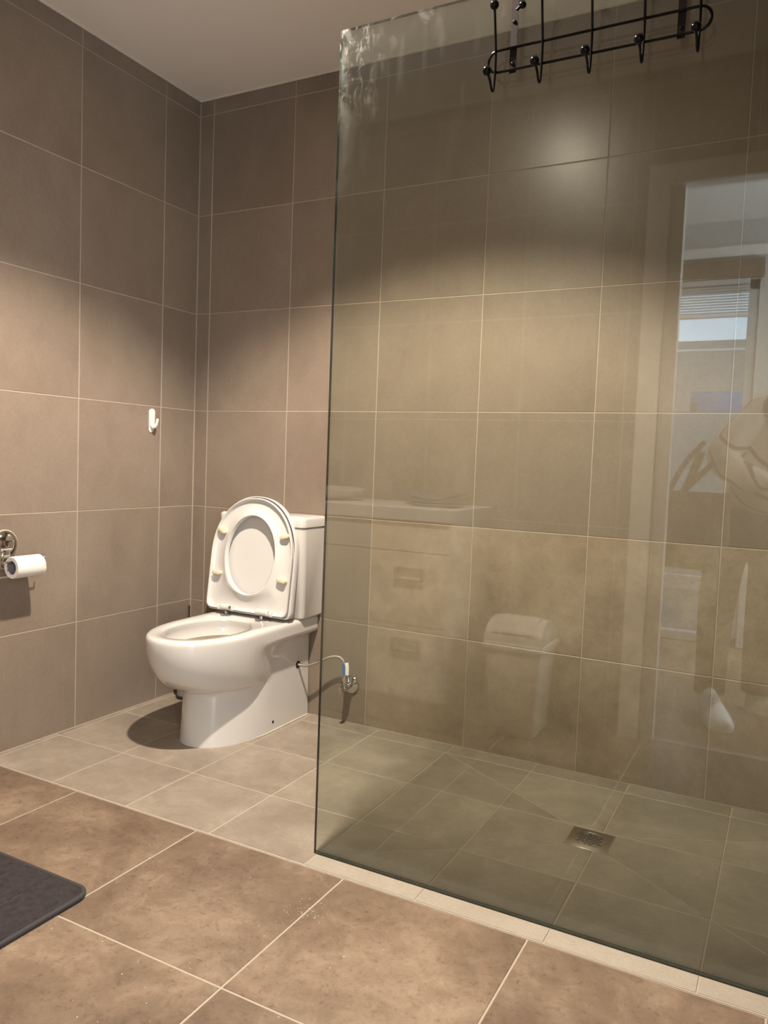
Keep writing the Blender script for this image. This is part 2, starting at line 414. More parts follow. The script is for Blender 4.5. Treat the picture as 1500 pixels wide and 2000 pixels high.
def poly_tile(p, mat, parent, gap, z=0.0):
    cx = sum(q[0] for q in p)/len(p); cy = sum(q[1] for q in p)/len(p)
    def inset(p, d):
        out = []; n = len(p)
        area = sum(p[i][0]*p[(i+1) % n][1]-p[(i+1) % n][0]*p[i][1] for i in range(n)); sg = 1 if area > 0 else -1
        L = []
        for i in range(n):
            a, b = p[i], p[(i+1) % n]; dx, dy = b[0]-a[0], b[1]-a[1]; l = math.hypot(dx, dy)
            if l < 1e-6: continue
            nx, ny = -dy/l*sg, dx/l*sg; L.append((a[0]+nx*d, a[1]+ny*d, dx, dy))
        for i in range(len(L)):
            a, b = L[i-1], L[i]; det = a[2]*b[3]-a[3]*b[2]
            if abs(det) < 1e-9: out.append((b[0], b[1])); continue
            t = ((b[0]-a[0])*b[3]-(b[1]-a[1])*b[2])/det; out.append((a[0]+t*a[2], a[1]+t*a[3]))
        return out
    xs = [q[0] for q in p]; yy = [q[1] for q in p]
    if min(max(xs)-min(xs), max(yy)-min(yy)) < 0.012: return
    g = gap/2; a = inset(p, g); b = inset(p, g+0.001)
    bm = bmesh.new()
    loft(bm, [[(q[0]-cx, q[1]-cy, -0.006) for q in a], [(q[0]-cx, q[1]-cy, -0.001) for q in a], [(q[0]-cx, q[1]-cy, 0) for q in b]], cap1=True)
    bmesh.ops.recalc_face_normals(bm, faces=bm.faces[:])
    if sum(f.normal.z*f.calc_area() for f in bm.faces) < 0: bmesh.ops.reverse_faces(bm, faces=bm.faces[:])
    o = obj('tile', bm, M[mat], parent, False, (cx, cy, z)); return o
fy = [0.0, -0.0766, -0.3791, -0.6816]
for i in range(-1, len(fx)-1):
    x0 = 0.0 if i < 0 else fx[i]; x1 = fx[i+1]
    inpan = x0 > PX-0.01
    rows = list(zip(fy, fy[1:]))+[(-0.6816, -0.9035 if inpan else EY+0.003)]
    for (t, b) in rows:
        p = [(x0, b), (x1, b), (x1, t), (x0, t)]
        ps = clip_rect_by_diags(p) if inpan else [p]
        for q in ps:
            if inpan:   # leave out the drain
                if x0 < DR[0] and x1 > DR[0] or x0 < DR[1] and x1 > DR[1]:
                    pass
            poly_tile(q, 'wettile', fl, 0.0050 if len(ps) == 1 else 0.003)
    if inpan:
        poly_tile([(x0, EY+0.003), (x1, EY+0.003), (x1, -0.9035), (x0, -0.9035)], 'striptile_lit', fl, 0.004, 0.0006)
bx_ = [0.0]+[0.4378+0.4585*k for k in range(5)]+[RX]
by_ = [EY-0.002, EY-0.4544, EY-0.9088, RY-0.035]
tiles(fl, 'z', bx_, sorted(by_), 0.0, 'browntile', gap=0.0042, jit=0.0003)
# fine pale trim between the two floors
bm = bmesh.new(); box(bm, (0, EY-0.0015, -0.004), (RX, EY+0.0025, 0.0004))
obj('edge_trim', bm, M['grout_light'], fl, False)
bm = bmesh.new(); box(bm, (0.0, RY, -0.001), (0.0025, 0, 0.003)); box(bm, (0.0, -0.0025, -0.001), (RX, 0, 0.003))
obj('sealant', bm, M['grout'], fl, False)
# hall floor: planks
bm = bmesh.new(); box(bm, (NX0-0.1, NY-0.1, -0.1), (NX1+0.1, RY-0.036, -0.002))
hf = struct('floor_hall', bm, M['hole'], 'wood plank floor of the next room, seen reflected'); hf.name = 'floor'
y = RY-0.037
pm = {}
while y > NY+0.05:
    h = 0.125; y1 = max(y-h, NY)
    xo = NX0+random.uniform(-0.8, 0.0)
    while xo < NX1:
        a, b = max(xo, NX0), min(xo+1.2, NX1)
        if b-a > 0.03:
            me = tile_mesh(b-a-0.0015, y-y1-0.0015, 'z', 'wood'); o = bpy.data.objects.new('plank', me); COL.objects.link(o); o.parent = hf
            o.location = ((a+b)/2, (y+y1)/2, -random.uniform(0, 0.0006))
        xo += 1.2
    y = y1

# ------------------------------------------------------------------ floor drain
dr = empty('floor_drain', ((DR[0]+DR[1])/2, (DR[2]+DR[3])/2, 0)); tag(dr, 'square steel floor drain with a round diamond grate in the shower floor', 'drain')
dw, dh = DR[1]-DR[0], DR[3]-DR[2]
bm = bmesh.new(); box(bm, (-dw/2-0.003, -dh/2-0.003, -0.003), (dw/2+0.003, dh/2+0.003, 0.0012), 0.0008); obj('surround', bm, M['chrome'], dr)
bm = bmesh.new(); box(bm, (-dw/2, -dh/2, 0.0), (dw/2, dh/2, 0.0022), 0.0006); obj('plate', bm, M['steel'], dr)
bm = bmesh.new()
lathe(bm, [(0.0405, 0.0022), (0.041, 0.0034), (0.0425, 0.0034), (0.043, 0.0022)], 40); obj('grate_ring', bm, M['steel'], dr)
for a in range(-3, 4):
    for b in range(-3, 4):
        cx, cy = 0.0098*(a+b), 0.0066*(a-b)
        cx, cy = a*0.0135+(0.00675 if b % 2 else 0), b*0.0095
        if math.hypot(cx, cy) < 0.034:
            bm = bmesh.new(); v = [bm.verts.new((cx+dx, cy+dy, 0.0025)) for dx, dy in ((0.0058, 0), (0.002, 0.0042), (-0.0058, 0), (-0.002, -0.0042))]
            w = [bm.verts.new((q.co.x, q.co.y, 0.0021)) for q in v]
            bm.faces.new(v)
            for i in range(4): bm.faces.new((v[i], v[(i+1) % 4], w[(i+1) % 4], w[i]))
            obj('slot', bm, M['hole'], dr, False)

# ------------------------------------------------------------------ glass screen
gs = empty('shower_screen', (GX0, GY, 0)); tag(gs, 'tall frameless clear glass shower screen standing on the pale tile strip', 'shower screen')
GT = 0.010; GXE = RX-0.001-GX0
bm = bmesh.new(); box(bm, (0, -GT/2, 0.0015), (GXE, GT/2, GTOP))
me = bpy.data.meshes.new('glass_panel')
bmesh.ops.recalc_face_normals(bm, faces=bm.faces[:])
for f in bm.faces: f.material_index = 0 if abs(f.normal.y) > 0.9 else 1
bm.to_mesh(me); bm.free(); me.materials.append(M['screen']); me.materials.append(M['glassedge'])
o = bpy.data.objects.new('glass_panel', me); COL.objects.link(o); o.parent = gs
bm = bmesh.new(); box(bm, (0.0, GT/2, 0.0), (GXE, GT/2+0.001, 0.002)); box(bm, (0.0, -GT/2-0.0008, 0.0), (GXE, -GT/2, 0.0015))
obj('seal', bm, M['black'], gs, False)

# ------------------------------------------------------------------ over-glass hook rack
hr = empty('hook_rack', (1.84, GY-0.03, 1.86)); tag(hr, 'black metal over-door rack with ball-tipped hooks hanging on top of the glass', 'hook rack')
O = Vector((1.84, GY-0.03, 1.86))
def rel(p): return Vector(p)-O
xl, xr, zt, zb, yr = 1.618, 2.062, 1.887, 1.842, GY-0.030
pts = []
rad = (zt-zb)/2
for k in range(13): a = PI/2+PI*k/12; pts.append(rel((xl+rad+rad*math.cos(a), yr, (zt+zb)/2+rad*math.sin(a))))
for k in range(13): a = -PI/2+PI*k/12; pts.append(rel((xr-rad+rad*math.cos(a), yr, (zt+zb)/2+rad*math.sin(a))))
bm = bmesh.new(); tube(bm, pts, 0.0028, 10, 0, True); obj('rail', bm, M['blackmetal'], hr)
for x in (1.672, 2.008):
    bm = bmesh.new(); w = 0.0075
    yf = GY-0.0265; yg = GY-GT/2-0.0008; yb = GY+GT/2+0.0008
    prof = [(yf, zb-0.006), (yf, 1.965), (yf, GTOP-0.004), (yf+0.005, GTOP+0.001), (yb, GTOP+0.001), (yb, GTOP-0.035)]
    th = 0.0016
    outer = [(yf-th, zb-0.006), (yf-th, 1.966), (yf-th, GTOP-0.002), (yf+0.004, GTOP+0.0026), (yb+th, GTOP+0.0026), (yb+th, GTOP-0.035)]
    for (q0, q1, r0, r1) in zip(prof, prof[1:], outer, outer[1:]):
        vs = [bm.verts.new(rel((x+s*w, q[0], q[1]))) for s in (-1, 1) for q in (q0, q1, r1, r0)]
        for f in ((0, 1, 2, 3), (7, 6, 5, 4), (0, 4, 5, 1), (1, 5, 6, 2), (2, 6, 7, 3), (3, 7, 4, 0)): bm.faces.new([vs[i] for i in f])
    obj('bracket', bm, M['bracketm'], hr, False)
    for zz in (zb+0.013, 1.94): bm = bmesh.new(); ball(bm, rel((x, yf-th, zz)), 0.0042, sy=0.6, n=14); obj('rivet', bm, M['blackmetal'], hr)
bm = bmesh.new(); ball(bm, rel((1.690, GY-0.033, 1.968)), 0.0075, n=18); cyl(bm, rel((1.690, GY-0.033, 1.968)), rel((1.675, GY-0.026, 1.965)), 0.003, 10); obj('clamp_knob', bm, M['blackmetal'], hr)
for k in range(5):
    x = 1.636+0.1015*k; y0 = yr-0.0055
    hk = [(x, GY-0.055, 1.966), (x, GY-0.052, 1.955), (x, y0-0.004, 1.90), (x, y0, zt-0.01), (x, y0, zb), (x, y0-0.003, 1.812), (x, GY-0.043, 1.7985), (x, GY-0.053, 1.8005), (x, GY-0.063, 1.812), (x, GY-0.080, 1.822)]
    bm = bmesh.new(); tube(bm, [rel(p) for p in hk], 0.0026, 10, 6); h = obj('hook', bm, M['blackmetal'], hr)
    bm = bmesh.new(); ball(bm, rel((x, GY-0.056, 1.9685)), 0.0094, n=20); obj('ball_tip', bm, M['blackmetal'], h)
    bm = bmesh.new(); ball(bm, rel((x, GY-0.082, 1.8235)), 0.0094, n=20); obj('ball_tip', bm, M['blackmetal'], h)

# ------------------------------------------------------------------ toilet
TX = 0.468
to = empty('toilet', (TX, 0, 0)); tag(to, 'white close-coupled toilet with its seat and lid raised, against the back wall', 'toilet')
def dshape(hw, ystr, yfr, yback, n1=14, n2=44, p=2.15):
    out = []
    for i in range(n1): t = i/n1; out.append((-hw, lerp(yback, ystr, t)))
    for i in range(n2+1):
        a = PI*i/n2; c, s = math.cos(a), math.sin(a)
        out.append((-hw*math.copysign(abs(c)**(2/p), c), ystr+(yfr-ystr)*abs(s)**(2/p)))
    for i in range(1, n1+1): t = i/n1; out.append((hw, lerp(ystr, yback, t)))
    return out
PED = dshape(0.144, -0.245, -0.500, -0.006, p=2.1)
RIM = dshape(0.182, -0.385, -0.672, -0.006)
loops = []
nz = 40
for k in range(nz+1):
    z = 0.385*k/nz
    L = []
    for (pa, ra) in zip(PED, RIM):
        y = ra[1]
        fr = sstep(-0.26, -0.46, y)                   # 1 at the front bowl, 0 along the rear skirt
        z0 = lerp(0.318, 0.192, fr); ze = lerp(0.345, 0.380, fr)
        s = max(0, min(1, (z-z0)/(ze-z0)))
        g = math.sqrt(max(0, 1-(1-s)**2)) if s > 0 else 0
        g = lerp(g, sstep(0, 1, s), 1-fr)
        tap = 1+0.035*(1-z/0.2) if z < 0.2 else 1.0
        px_, py_ = pa[0]*(1.0+0.03*max(0, 1-z/0.2)), pa[1]*(tap if pa[1] < -0.1 else 1)
        # the foot swells a little at the floor front
        L.append((lerp(px_, ra[0], g), lerp(py_, ra[1], g), z))
    loops.append(L)
def inset2(L, d, z, cy=-0.34):
    out = []
    n = len(L)
    for i, (x, y, _) in enumerate(L):
        a = Vector(L[i-1 if i else 0][:2]); b = Vector(L[(i+1) if i < n-1 else n-1][:2]); t = (b-a).normalized()
        nrm = Vector((-t.y, t.x))
        if nrm.dot(Vector((0, cy))-Vector((x, y))) < 0: nrm = -nrm
        out.append((x+nrm.x*d, min(y+nrm.y*d, -0.006), z))
    return out
base = [(r[0], r[1], 0.385) for r in RIM]
loops.append(inset2(base, 0.0015, 0.392)); loops.append(inset2(base, 0.005, 0.3965)); loops.append(inset2(base, 0.010, 0.3993)); loops.append(inset2(base, 0.018, 0.400))
NL = len(RIM)
def egg(hw, y0, y1, z, tw=0.0):
    # same number of points as the rim; start at rear-left like the D outline
    out = []; cy = (y0+y1)/2; hl = abs(y1-y0)/2
    for i, (rx, ry) in enumerate(RIM):
        a = math.atan2((ry-(-0.34))/0.33, rx/0.182) if False else None
        t = i/(NL-1); ang = PI*0.5+0.0 - 0  # placeholder
        th = PI*0.62 + (2*PI-2*(PI*0.62-PI*0.5))*t
        x = hw*math.cos(th); y = cy+hl*math.sin(th)
        q = 1-0.10*(y-cy)/hl*0
        out.append((x*q, y, z))
    return out
def angdist(L):
    return L
inner0 = egg(0.126, -0.245, -0.612, 0.400)
loops_top = [egg(0.134, -0.240, -0.630, 0.400), egg(0.129, -0.245, -0.625, 0.397), egg(0.127, -0.247, -0.622, 0.388), egg(0.131, -0.243, -0.627, 0.374), egg(0.127, -0.248, -0.622, 0.350), egg(0.119, -0.256, -0.612, 0.338)]
bm = bmesh.new()
R = loft(bm, loops+loops_top, close=False)
# close the back: wall side and the floor
n = NL
for A, B in zip(R[:len(loops)], R[1:len(loops)]):
    bm.faces.new((A[n-1], A[0], B[0], B[n-1]))
for A, B in zip(R[len(loops)-1:], R[len(loops):]):
    bm.faces.new((A[n-1], A[0], B[0], B[n-1]))
obj('bowl', bm, M['ceramic'], to, True, auto=60)
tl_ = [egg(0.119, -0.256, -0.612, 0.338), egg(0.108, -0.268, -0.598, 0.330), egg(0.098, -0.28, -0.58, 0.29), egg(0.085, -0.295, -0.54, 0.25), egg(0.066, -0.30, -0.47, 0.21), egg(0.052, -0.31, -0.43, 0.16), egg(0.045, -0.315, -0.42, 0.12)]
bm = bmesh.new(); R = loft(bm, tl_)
bm.faces.new(R[-1]); obj('trap', bm, simple('trap_shade', (0.24, 0.20, 0.14), 0.1), to, True, auto=60)  # shade of the deep throat put into this brown, along with staining
# water
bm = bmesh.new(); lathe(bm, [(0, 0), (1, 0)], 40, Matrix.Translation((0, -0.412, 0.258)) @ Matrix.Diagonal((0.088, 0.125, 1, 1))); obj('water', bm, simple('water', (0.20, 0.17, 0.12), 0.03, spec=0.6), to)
# cistern
def rrect(hw, yf, yb, r, z, n=6):
    out = []
    for (cx, cy, a0) in ((hw-r, yb-0.001, 0), ):
        pass
    pts = []
    for (cx, cy, a0) in ((-hw+r, yf+r, PI), (hw-r, yf+r, 1.5*PI)):
        for i in range(n+1): a = a0+0.5*PI*i/n; pts.append((cx+r*math.cos(a), cy+r*math.sin(a), z))
    pts.append((hw, yb, z)); pts.append((-hw, yb, z)); return pts
CW = 0.197
bm = bmesh.new()
loft(bm, [rrect(CW-0.012, -0.126, -0.006, 0.018, 0.4005), rrect(CW-0.012, -0.126, -0.006, 0.018, 0.4065), rrect(CW-0.004, -0.134, -0.004, 0.018, 0.4072), rrect(CW-0.002, -0.136, -0.004, 0.022, 0.410), rrect(CW, -0.148, -0.004, 0.026, 0.744), rrect(CW-0.008, -0.140, -0.008, 0.02, 0.7445), rrect(CW-0.008, -0.140, -0.008, 0.02, 0.7475)], cap0=True, cap1=True)
obj('cistern', bm, M['ceramic'], to, True, auto=35)
bm = bmesh.new()
loft(bm, [rrect(CW+0.001, -0.151, -0.003, 0.024, 0.7476), rrect(CW+0.003, -0.153, -0.003, 0.026, 0.749), rrect(CW+0.003, -0.155, -0.003, 0.026, 0.776), rrect(CW+0.001, -0.152, -0.003, 0.025, 0.783), rrect(CW-0.006, -0.145, -0.006, 0.02, 0.787)], cap0=True, cap1=True)
cl = obj('cistern_lid', bm, M['ceramic'], to, True, auto=50)
bm = bmesh.new(); lathe(bm, [(0.024, 0), (0.024, 0.003), (0.020, 0.005), (0, 0.005)], 28, Matrix.Translation((0, -0.08, 0.787))); obj('flush_button', bm, M['chrome'], cl)
# raised seat and lid, built flat in (u, v, w) then leaned back
pb = Vector((0, -0.222, 0.414)); ptp = Vector((0, -0.166, 0.857)); V = (ptp-pb).normalized(); Wn = Vector((0, -1, 0)); Wn = (Wn-V*Wn.dot(V)).normalized()
LV = (ptp-pb).length
SEATX = -0.008
def uvw(u, v, w): return pb+Vector((u+SEATX, 0, 0))+V*v+Wn*w
def seat_outline(hw, h, r=0.022, vs=0.0, d=0.0, vb=0.0):
    # closed outline: from the bottom middle clockwise; straight bottom with round corners, straight sides and arched top
    hw -= d; out = []; v0 = vb+d; vst = 0.215
    nb, ns, na = 8, 16, 48
    for i in range(nb): out.append((-(hw-r)*i/nb, v0))
    for i in range(6): a = -PI/2-PI/2*i/6; out.append((-hw+r+r*math.cos(a), v0+r+r*math.sin(a)))
    for i in range(ns): out.append((-hw*lerp(1.0, 0.985, 0), lerp(v0+r, vst, i/ns)))
    top = h-d-vst
    for i in range(na+1):
        a = PI*i/na; c, s = math.cos(a), math.sin(a); p = 2.12
        out.append((-hw*math.copysign(abs(c)**(2/p), c), vst+top*abs(s)**(2/p)))
    for i in range(1, ns+1): out.append((hw, lerp(vst, v0+r, i/ns)))
    for i in range(1, 7): a = 0-PI/2*i/6; out.append((hw-r+r*math.cos(a), v0+r+r*math.sin(a)))
    for i in range(1, nb): out.append(((hw-r)*(1-i/nb), v0))
    return out
def oval_like(outline, hu, hv, cv):
    out = []
    for (u, v) in outline:
        a = math.atan2((v-cv)/0.215, u/0.19); out.append((hu*math.cos(a), cv+hv*math.sin(a)))
    return out
HW = 0.194
def shell(name, outl, prof, mat, parent, cap0=False, cap1=False):
    bm = bmesh.new(); loft(bm, [[uvw(u, v, w) for (u, v) in L] for (L, w) in prof], cap0=cap0, cap1=cap1)
    return obj(name, bm, mat, parent, True, auto=55)
so = lambda d: seat_outline(HW, LV, 0.022, d=d)
# lid: shallow dish, open side to the viewer
lid = shell('lid', None, [(so(0.012), -0.047), (so(0.004), -0.044), (so(0), -0.037), (so(0.0), -0.016), (so(0.0015), -0.0135), (so(0.0035), -0.0135), (so(0.0045), -0.028), (so(0.03), -0.031)], M['seatp'], to, cap0=True, cap1=True)
# seat ring
CVv = 0.222; ov = lambda hu, hv: oval_like(so(0), hu, hv, CVv)
oo = lambda f, hu0=0.113, hv0=0.148, d=0.010: [(lerp(a[0], b[0], f), lerp(a[1], b[1], f)) for a, b in zip(so(d), ov(hu0, hv0))]
ring = [(ov(0.1125, 0.147), -0.013), (so(0.009), -0.013), (so(0.0072), -0.009), (so(0.0072), -0.001), (so(0.0085), 0.001), (so(0.0115), 0.001), (so(0.0135), -0.003), (so(0.0165), -0.0105), (oo(0.18), -0.0125), (oo(0.40), -0.0120), (oo(0.62), -0.0085), (oo(0.80), -0.001), (oo(0.91), 0.005), (oo(0.965), 0.0055), (oo(1.0), 0.002), (ov(0.1125, 0.147), -0.013)]
seat = shell('seat', None, ring, M['seatp'], to)
def bumper(u, v, rot):
    bm = bmesh.new(); c = uvw(u, v, 0.0005)
    mt = Matrix.Translation(c) @ Matrix((Vector((1, 0, 0)), V, Wn)).transposed().to_4x4() @ Matrix.Rotation(rot, 4, 'Z')
    L = []
    for (s, w) in ((1.0, -0.012), (1.0, 0.004), (0.93, 0.0065), (0.75, 0.008)):
        loop = []
        for k in range(20):
            a = 2*PI*k/20; cx = 0.0115 if math.cos(a) > 0 else -0.0115
            loop.append(mt @ Vector(((cx+0.0085*math.cos(a))*s, 0.0085*math.sin(a)*s, w)))
        L.append(loop)
    loft(bm, L, cap0=True, cap1=True); obj('bumper', bm, M['cream'], seat, True, auto=60)
bumper(-0.145, 0.305, -0.45); bumper(0.148, 0.302, 0.30); bumper(-0.150, 0.142, 0.0); bumper(0.152, 0.140, -0.12)
# hinges
for s in (-1, 1):
    hx = 0.082*s
    bm = bmesh.new()
    cyl(bm, uvw(hx-0.028, 0.016, 0.0), uvw(hx+0.028, 0.016, 0.0), 0.0120, 18, cap=0.003)
    cyl(bm, uvw(hx+0.034*s, 0.014, -0.001), uvw(hx+0.044*s, 0.014, -0.001), 0.0115, 18, cap=0.002)
    h = obj('hinge', bm, M['seatp'], seat)
    bm = bmesh.new(); q = uvw(hx, 0.006, 0.002)
    cyl(bm, (q.x, q.y-0.002, 0.402), (q.x, q.y-0.002, 0.418), 0.0065, 14); obj('hinge_post', bm, M['chrome'], h)
    bm = bmesh.new(); lathe(bm, [(0.021, 0), (0.021, 0.003), (0.018, 0.006), (0.009, 0.008), (0, 0.008)], 28, Matrix.Translation((q.x, q.y-0.006, 0.400))); obj('hinge_cap', bm, M['chrome'], h)
    # pockets in the seat at its lower corners
bm = bmesh.new(); q = uvw(-0.062, 0.018, 0.0105); lathe(bm, [(0.006, 0), (0.006, 0.002), (0, 0.002)], 16, aim(q, Wn)); obj('screw', bm, M['chrome'], seat)
# openings in the skirt
bm = bmesh.new(); lathe(bm, [(0.0145, 0), (0.0145, 0.001), (0, 0.001)], 24, aim((0.1442, -0.078, 0.214), (1, 0, 0))); obj('pipe_opening', bm, M['hole'], to)
bm = bmesh.new(); lathe(bm, [(0.0055, 0), (0.0055, 0.001), (0, 0.001)], 16, aim((0.1476, -0.237, 0.035), (1, 0, 0))); obj('bolt_hole', bm, M['hole'], to)
# sealant bead around the foot
bm = bmesh.new()
tube(bm, [(p[0]*1.018, p[1]*1.004-0.001, 0.0015) for p in PED], 0.004, 6, 0); obj('sealant', bm, M['silicone'], to)

# ------------------------------------------------------------------ water hose and stop valve
vx, vz = 0.807, 0.150
va = empty('stop_valve', (vx, 0, vz)); tag(va, 'chrome angle stop valve with a round wall plate low on the back wall', 'valve')
bm = bmesh.new(); lathe(bm, [(0.034, 0), (0.034, 0.002), (0.031, 0.007), (0.020, 0.010), (0.012, 0.012), (0.012, 0.03), (0.0, 0.03)], 32, aim((0, -0.0005, 0), (0, -1, 0))); obj('wall_plate', bm, M['chrome'], va)
bm = bmesh.new(); cyl(bm, (0, -0.022, 0), (0, -0.062, 0), 0.011, 20, cap=0.002); ball(bm, (0, -0.048, 0), 0.0145, n=20); cyl(bm, (0, -0.048, 0), (0, -0.048, 0.036), 0.0085, 18)
lathe(bm, [(0, 0), (0.0125, 0), (0.0125, 0.014), (0, 0.014)], 6, Matrix.Translation((0, -0.048, 0.026))); obj('valve_body', bm, M['chrome'], va, auto=30)
bm = bmesh.new(); cyl(bm, (0, -0.058, 0), (0, -0.072, -0.001), 0.008, 16); 
lathe(bm, [(0, 0), (1, 0), (1, 1), (0, 1)], 24, aim((0, -0.072, -0.001), (0, -1, -0.1)) @ Matrix.Diagonal((0.008, 0.0135, 0.013, 1))); obj('knob', bm, M['chrome'], va, auto=30)
ho = empty('water_hose', (0.62, -0.078, 0.214)); tag(ho, 'thin braided steel hose arching from toilet side to the chrome valve', 'hose')
oh = Vector((0.62, -0.078, 0.214))
bm = bmesh.new(); tube(bm, [Vector(p)-oh for p in ((0.6145, -0.0775, 0.214), (0.630, -0.077, 0.2135), (0.655, -0.074, 0.217), (0.695, -0.066, 0.234), (0.735, -0.058, 0.256), (0.768, -0.051, 0.263), (0.792, -0.048, 0.254), (0.805, -0.048, 0.228), (vx, -0.048, 0.188))], 0.0058, 12, 8); obj('braided_hose', bm, M['braid'], ho)
bm = bmesh.new(); cyl(bm, Vector((0.8035, -0.048, 0.243))-oh, Vector((vx, -0.048, 0.196))-oh, 0.0102, 20, cap=0.001); obj('blue_sleeve', bm, M['blue'], ho)
bm = bmesh.new(); p0 = Vector((0.811, -0.056, 0.248))-oh; p1 = Vector((0.818, -0.052, 0.248))-oh
vs = [(0.808, -0.058, 0.246), (0.819, -0.052, 0.248), (0.8225, -0.0525, 0.232), (0.8225, -0.053, 0.200), (0.8135, -0.059, 0.200), (0.8125, -0.059, 0.232)]
a = [bm.verts.new(Vector(v)-oh) for v in vs]; b = [bm.verts.new(Vector(v)-oh+Vector((0.0005, 0.0012, 0))) for v in vs]
bm.faces.new(a); bm.faces.new(b[::-1])
for i in range(6): bm.faces.new((a[i], a[(i+1) % 6], b[(i+1) % 6], b[i]))
obj('paper_tag', bm, M['label'], ho, False)
bm = bmesh.new(); cyl(bm, Vector((vx, -0.048, 0.180))-oh, Vector((vx, -0.048, 0.197))-oh, 0.0075, 16); obj('ferrule', bm, M['chrome'], ho)

# ------------------------------------------------------------------ toilet brush behind the toilet
br = empty('toilet_brush', (0.085, -0.105, 0)); tag(br, 'toilet brush with steel handle in dark-footed holder behind the toilet', 'toilet brush')
bm = bmesh.new(); lathe(bm, [(0.043, 0.0), (0.045, 0.002), (0.045, 0.012), (0.042, 0.014)], 32); lathe(bm, [(0, 0.001), (0.043, 0.001)], 32); obj('foot_ring', bm, M['black'], br)
bm = bmesh.new(); lathe(bm, [(0.041, 0.012), (0.040, 0.10), (0.0385, 0.10), (0.0385, 0.014), (0, 0.014)], 32); obj('holder', bm, simple('holderp', (0.23, 0.20, 0.17), 0.4), br)
bm = bmesh.new(); lathe(bm, [(0.0405, 0.098), (0.044, 0.100), (0.044, 0.106), (0.030, 0.108), (0.0, 0.108)], 32); obj('holder_rim', bm, M['black'], br)
bm = bmesh.new(); cyl(bm, (0, 0, 0.10), (0, 0, 0.385), 0.0058, 16, cap=0.001); obj('handle', bm, M['chrome'], br)

# ------------------------------------------------------------------ toilet roll and holder
HP = Vector((0, -0.893, 0.690))
th = empty('toilet_roll_holder', HP); tag(th, 'chrome suction toilet roll holder fixed on the left wall', 'toilet roll holder')
bm = bmesh.new(); lathe(bm, [(0.049, 0.0), (0.049, 0.004), (0.046, 0.006)], 36, aim((0.0005, 0, 0), (1, 0, 0))); obj('suction_pad', bm, simple('clearpad', (0.50, 0.44, 0.37), 0.15), th)
bm = bmesh.new(); lathe(bm, [(0.046, 0.004), (0.044, 0.010), (0.036, 0.018), (0.020, 0.024), (0, 0.026)], 36, aim((0, 0, 0), (1, 0, 0))); obj('dome', bm, M['chrome'], th)
bm = bmesh.new(); lathe(bm, [(0, 0.0), (0.014, 0.0), (0.014, 0.010), (0.011, 0.013), (0, 0.013)], 6, aim((0.024, 0.0, 0.004), (1, 0, 0))); obj('tightening_knob', bm, M['chrome'], th, auto=25)
bm = bmesh.new(); box(bm, (0.010, -0.024, -0.078), (0.020, 0.014, -0.005), 0.004); box(bm, (0.018, -0.019, -0.066), (0.028, 0.006, -0.016), 0.004); obj('mount_plate', bm, M['chrome'], th)
bm = bmesh.new(); RC = Vector((0.072, 0, -0.048))
tube(bm, [(0.018, -0.030, -0.052), (0.045, -0.036, -0.052), (0.066, -0.048, -0.050), (0.072, -0.035, -0.048), (0.072, 0.02, -0.048), (0.072, 0.088, -0.048), (0.072, 0.097, -0.045), (0.072, 0.099, -0.030)], 0.0024, 10, 6); obj('rod', bm, M['chrome'], th)
RC = Vector((0.072, -0.866, 0.6235))
ro = empty('toilet_roll', RC); tag(ro, 'white toilet paper roll hanging on the chrome wall holder', 'toilet roll')
L2, r1, r0 = 0.052, 0.0355, 0.0225
bm = bmesh.new(); lathe(bm, [(r0, -L2), (r1-0.002, -L2), (r1, -L2+0.003), (r1, L2-0.003), (r1-0.002, L2), (r0, L2)], 48, aim((0, 0, 0), (0, 1, 0))); obj('paper', bm, M['paper'], ro, auto=50)
bm = bmesh.new(); lathe(bm, [(r0, -L2), (r0, L2), (r0-0.001, L2), (r0-0.001, -L2), (r0, -L2)], 40, aim((0, 0, 0), (0, 1, 0))); obj('core', bm, M['card'], ro)
bm = bmesh.new()
loft(bm, [[(r1*math.cos(a)+0.0012*math.cos(a), yy, r1*math.sin(a)+0.0012*math.sin(a)) for a in [(-0.9+0.12*k) for k in range(8)]] for yy in (-L2+0.001, L2-0.001)], close=False); obj('loose_sheet', bm, M['paper'], ro)

# ------------------------------------------------------------------ adhesive wall hook
wh = empty('wall_hook', (0, -0.250, 1.13)); tag(wh, 'small white plastic adhesive hook on the left wall above the toilet', 'hook')
bm = bmesh.new(); L = []
def plate(hw, h, x0, x1, zc, n=8):
    out = []
    for x, s in ((x0, 1), (x1*0.7+x0*0.3, 1), (x1, 0.86)):
        loop = []
        for k in range(24):
            a = 2*PI*k/24; cy, cz = hw*math.cos(a), math.sin(a)*hw
            loop.append((x, cy*s, zc+cz*s+(h/2-hw)*(1 if math.sin(a) >= 0 else -1)))
        out.append(loop)
    return out
loft(bm, plate(0.0125, 0.092, 0.0005, 0.004, 0.0), cap0=True, cap1=True); obj('backplate', bm, M['plastic'], wh)
bm = bmesh.new(); loft(bm, plate(0.0125, 0.074, 0.004, 0.011, 0.010), cap0=True, cap1=True); obj('body', bm, M['plastic'], wh)
bm = bmesh.new(); tube(bm, [(0.010, 0, 0.01), (0.012, 0, -0.012), (0.016, 0, -0.024), (0.024, 0, -0.024), (0.030, 0, -0.012), (0.034, 0, 0.002)], 0.0052, 12, 6); ball(bm, (0.034, 0, 0.003), 0.0058, n=14); ball(bm, (0.013, 0, -0.024), 0.009, sx=1.1, n=16); obj('prong', bm, M['plastic'], wh)

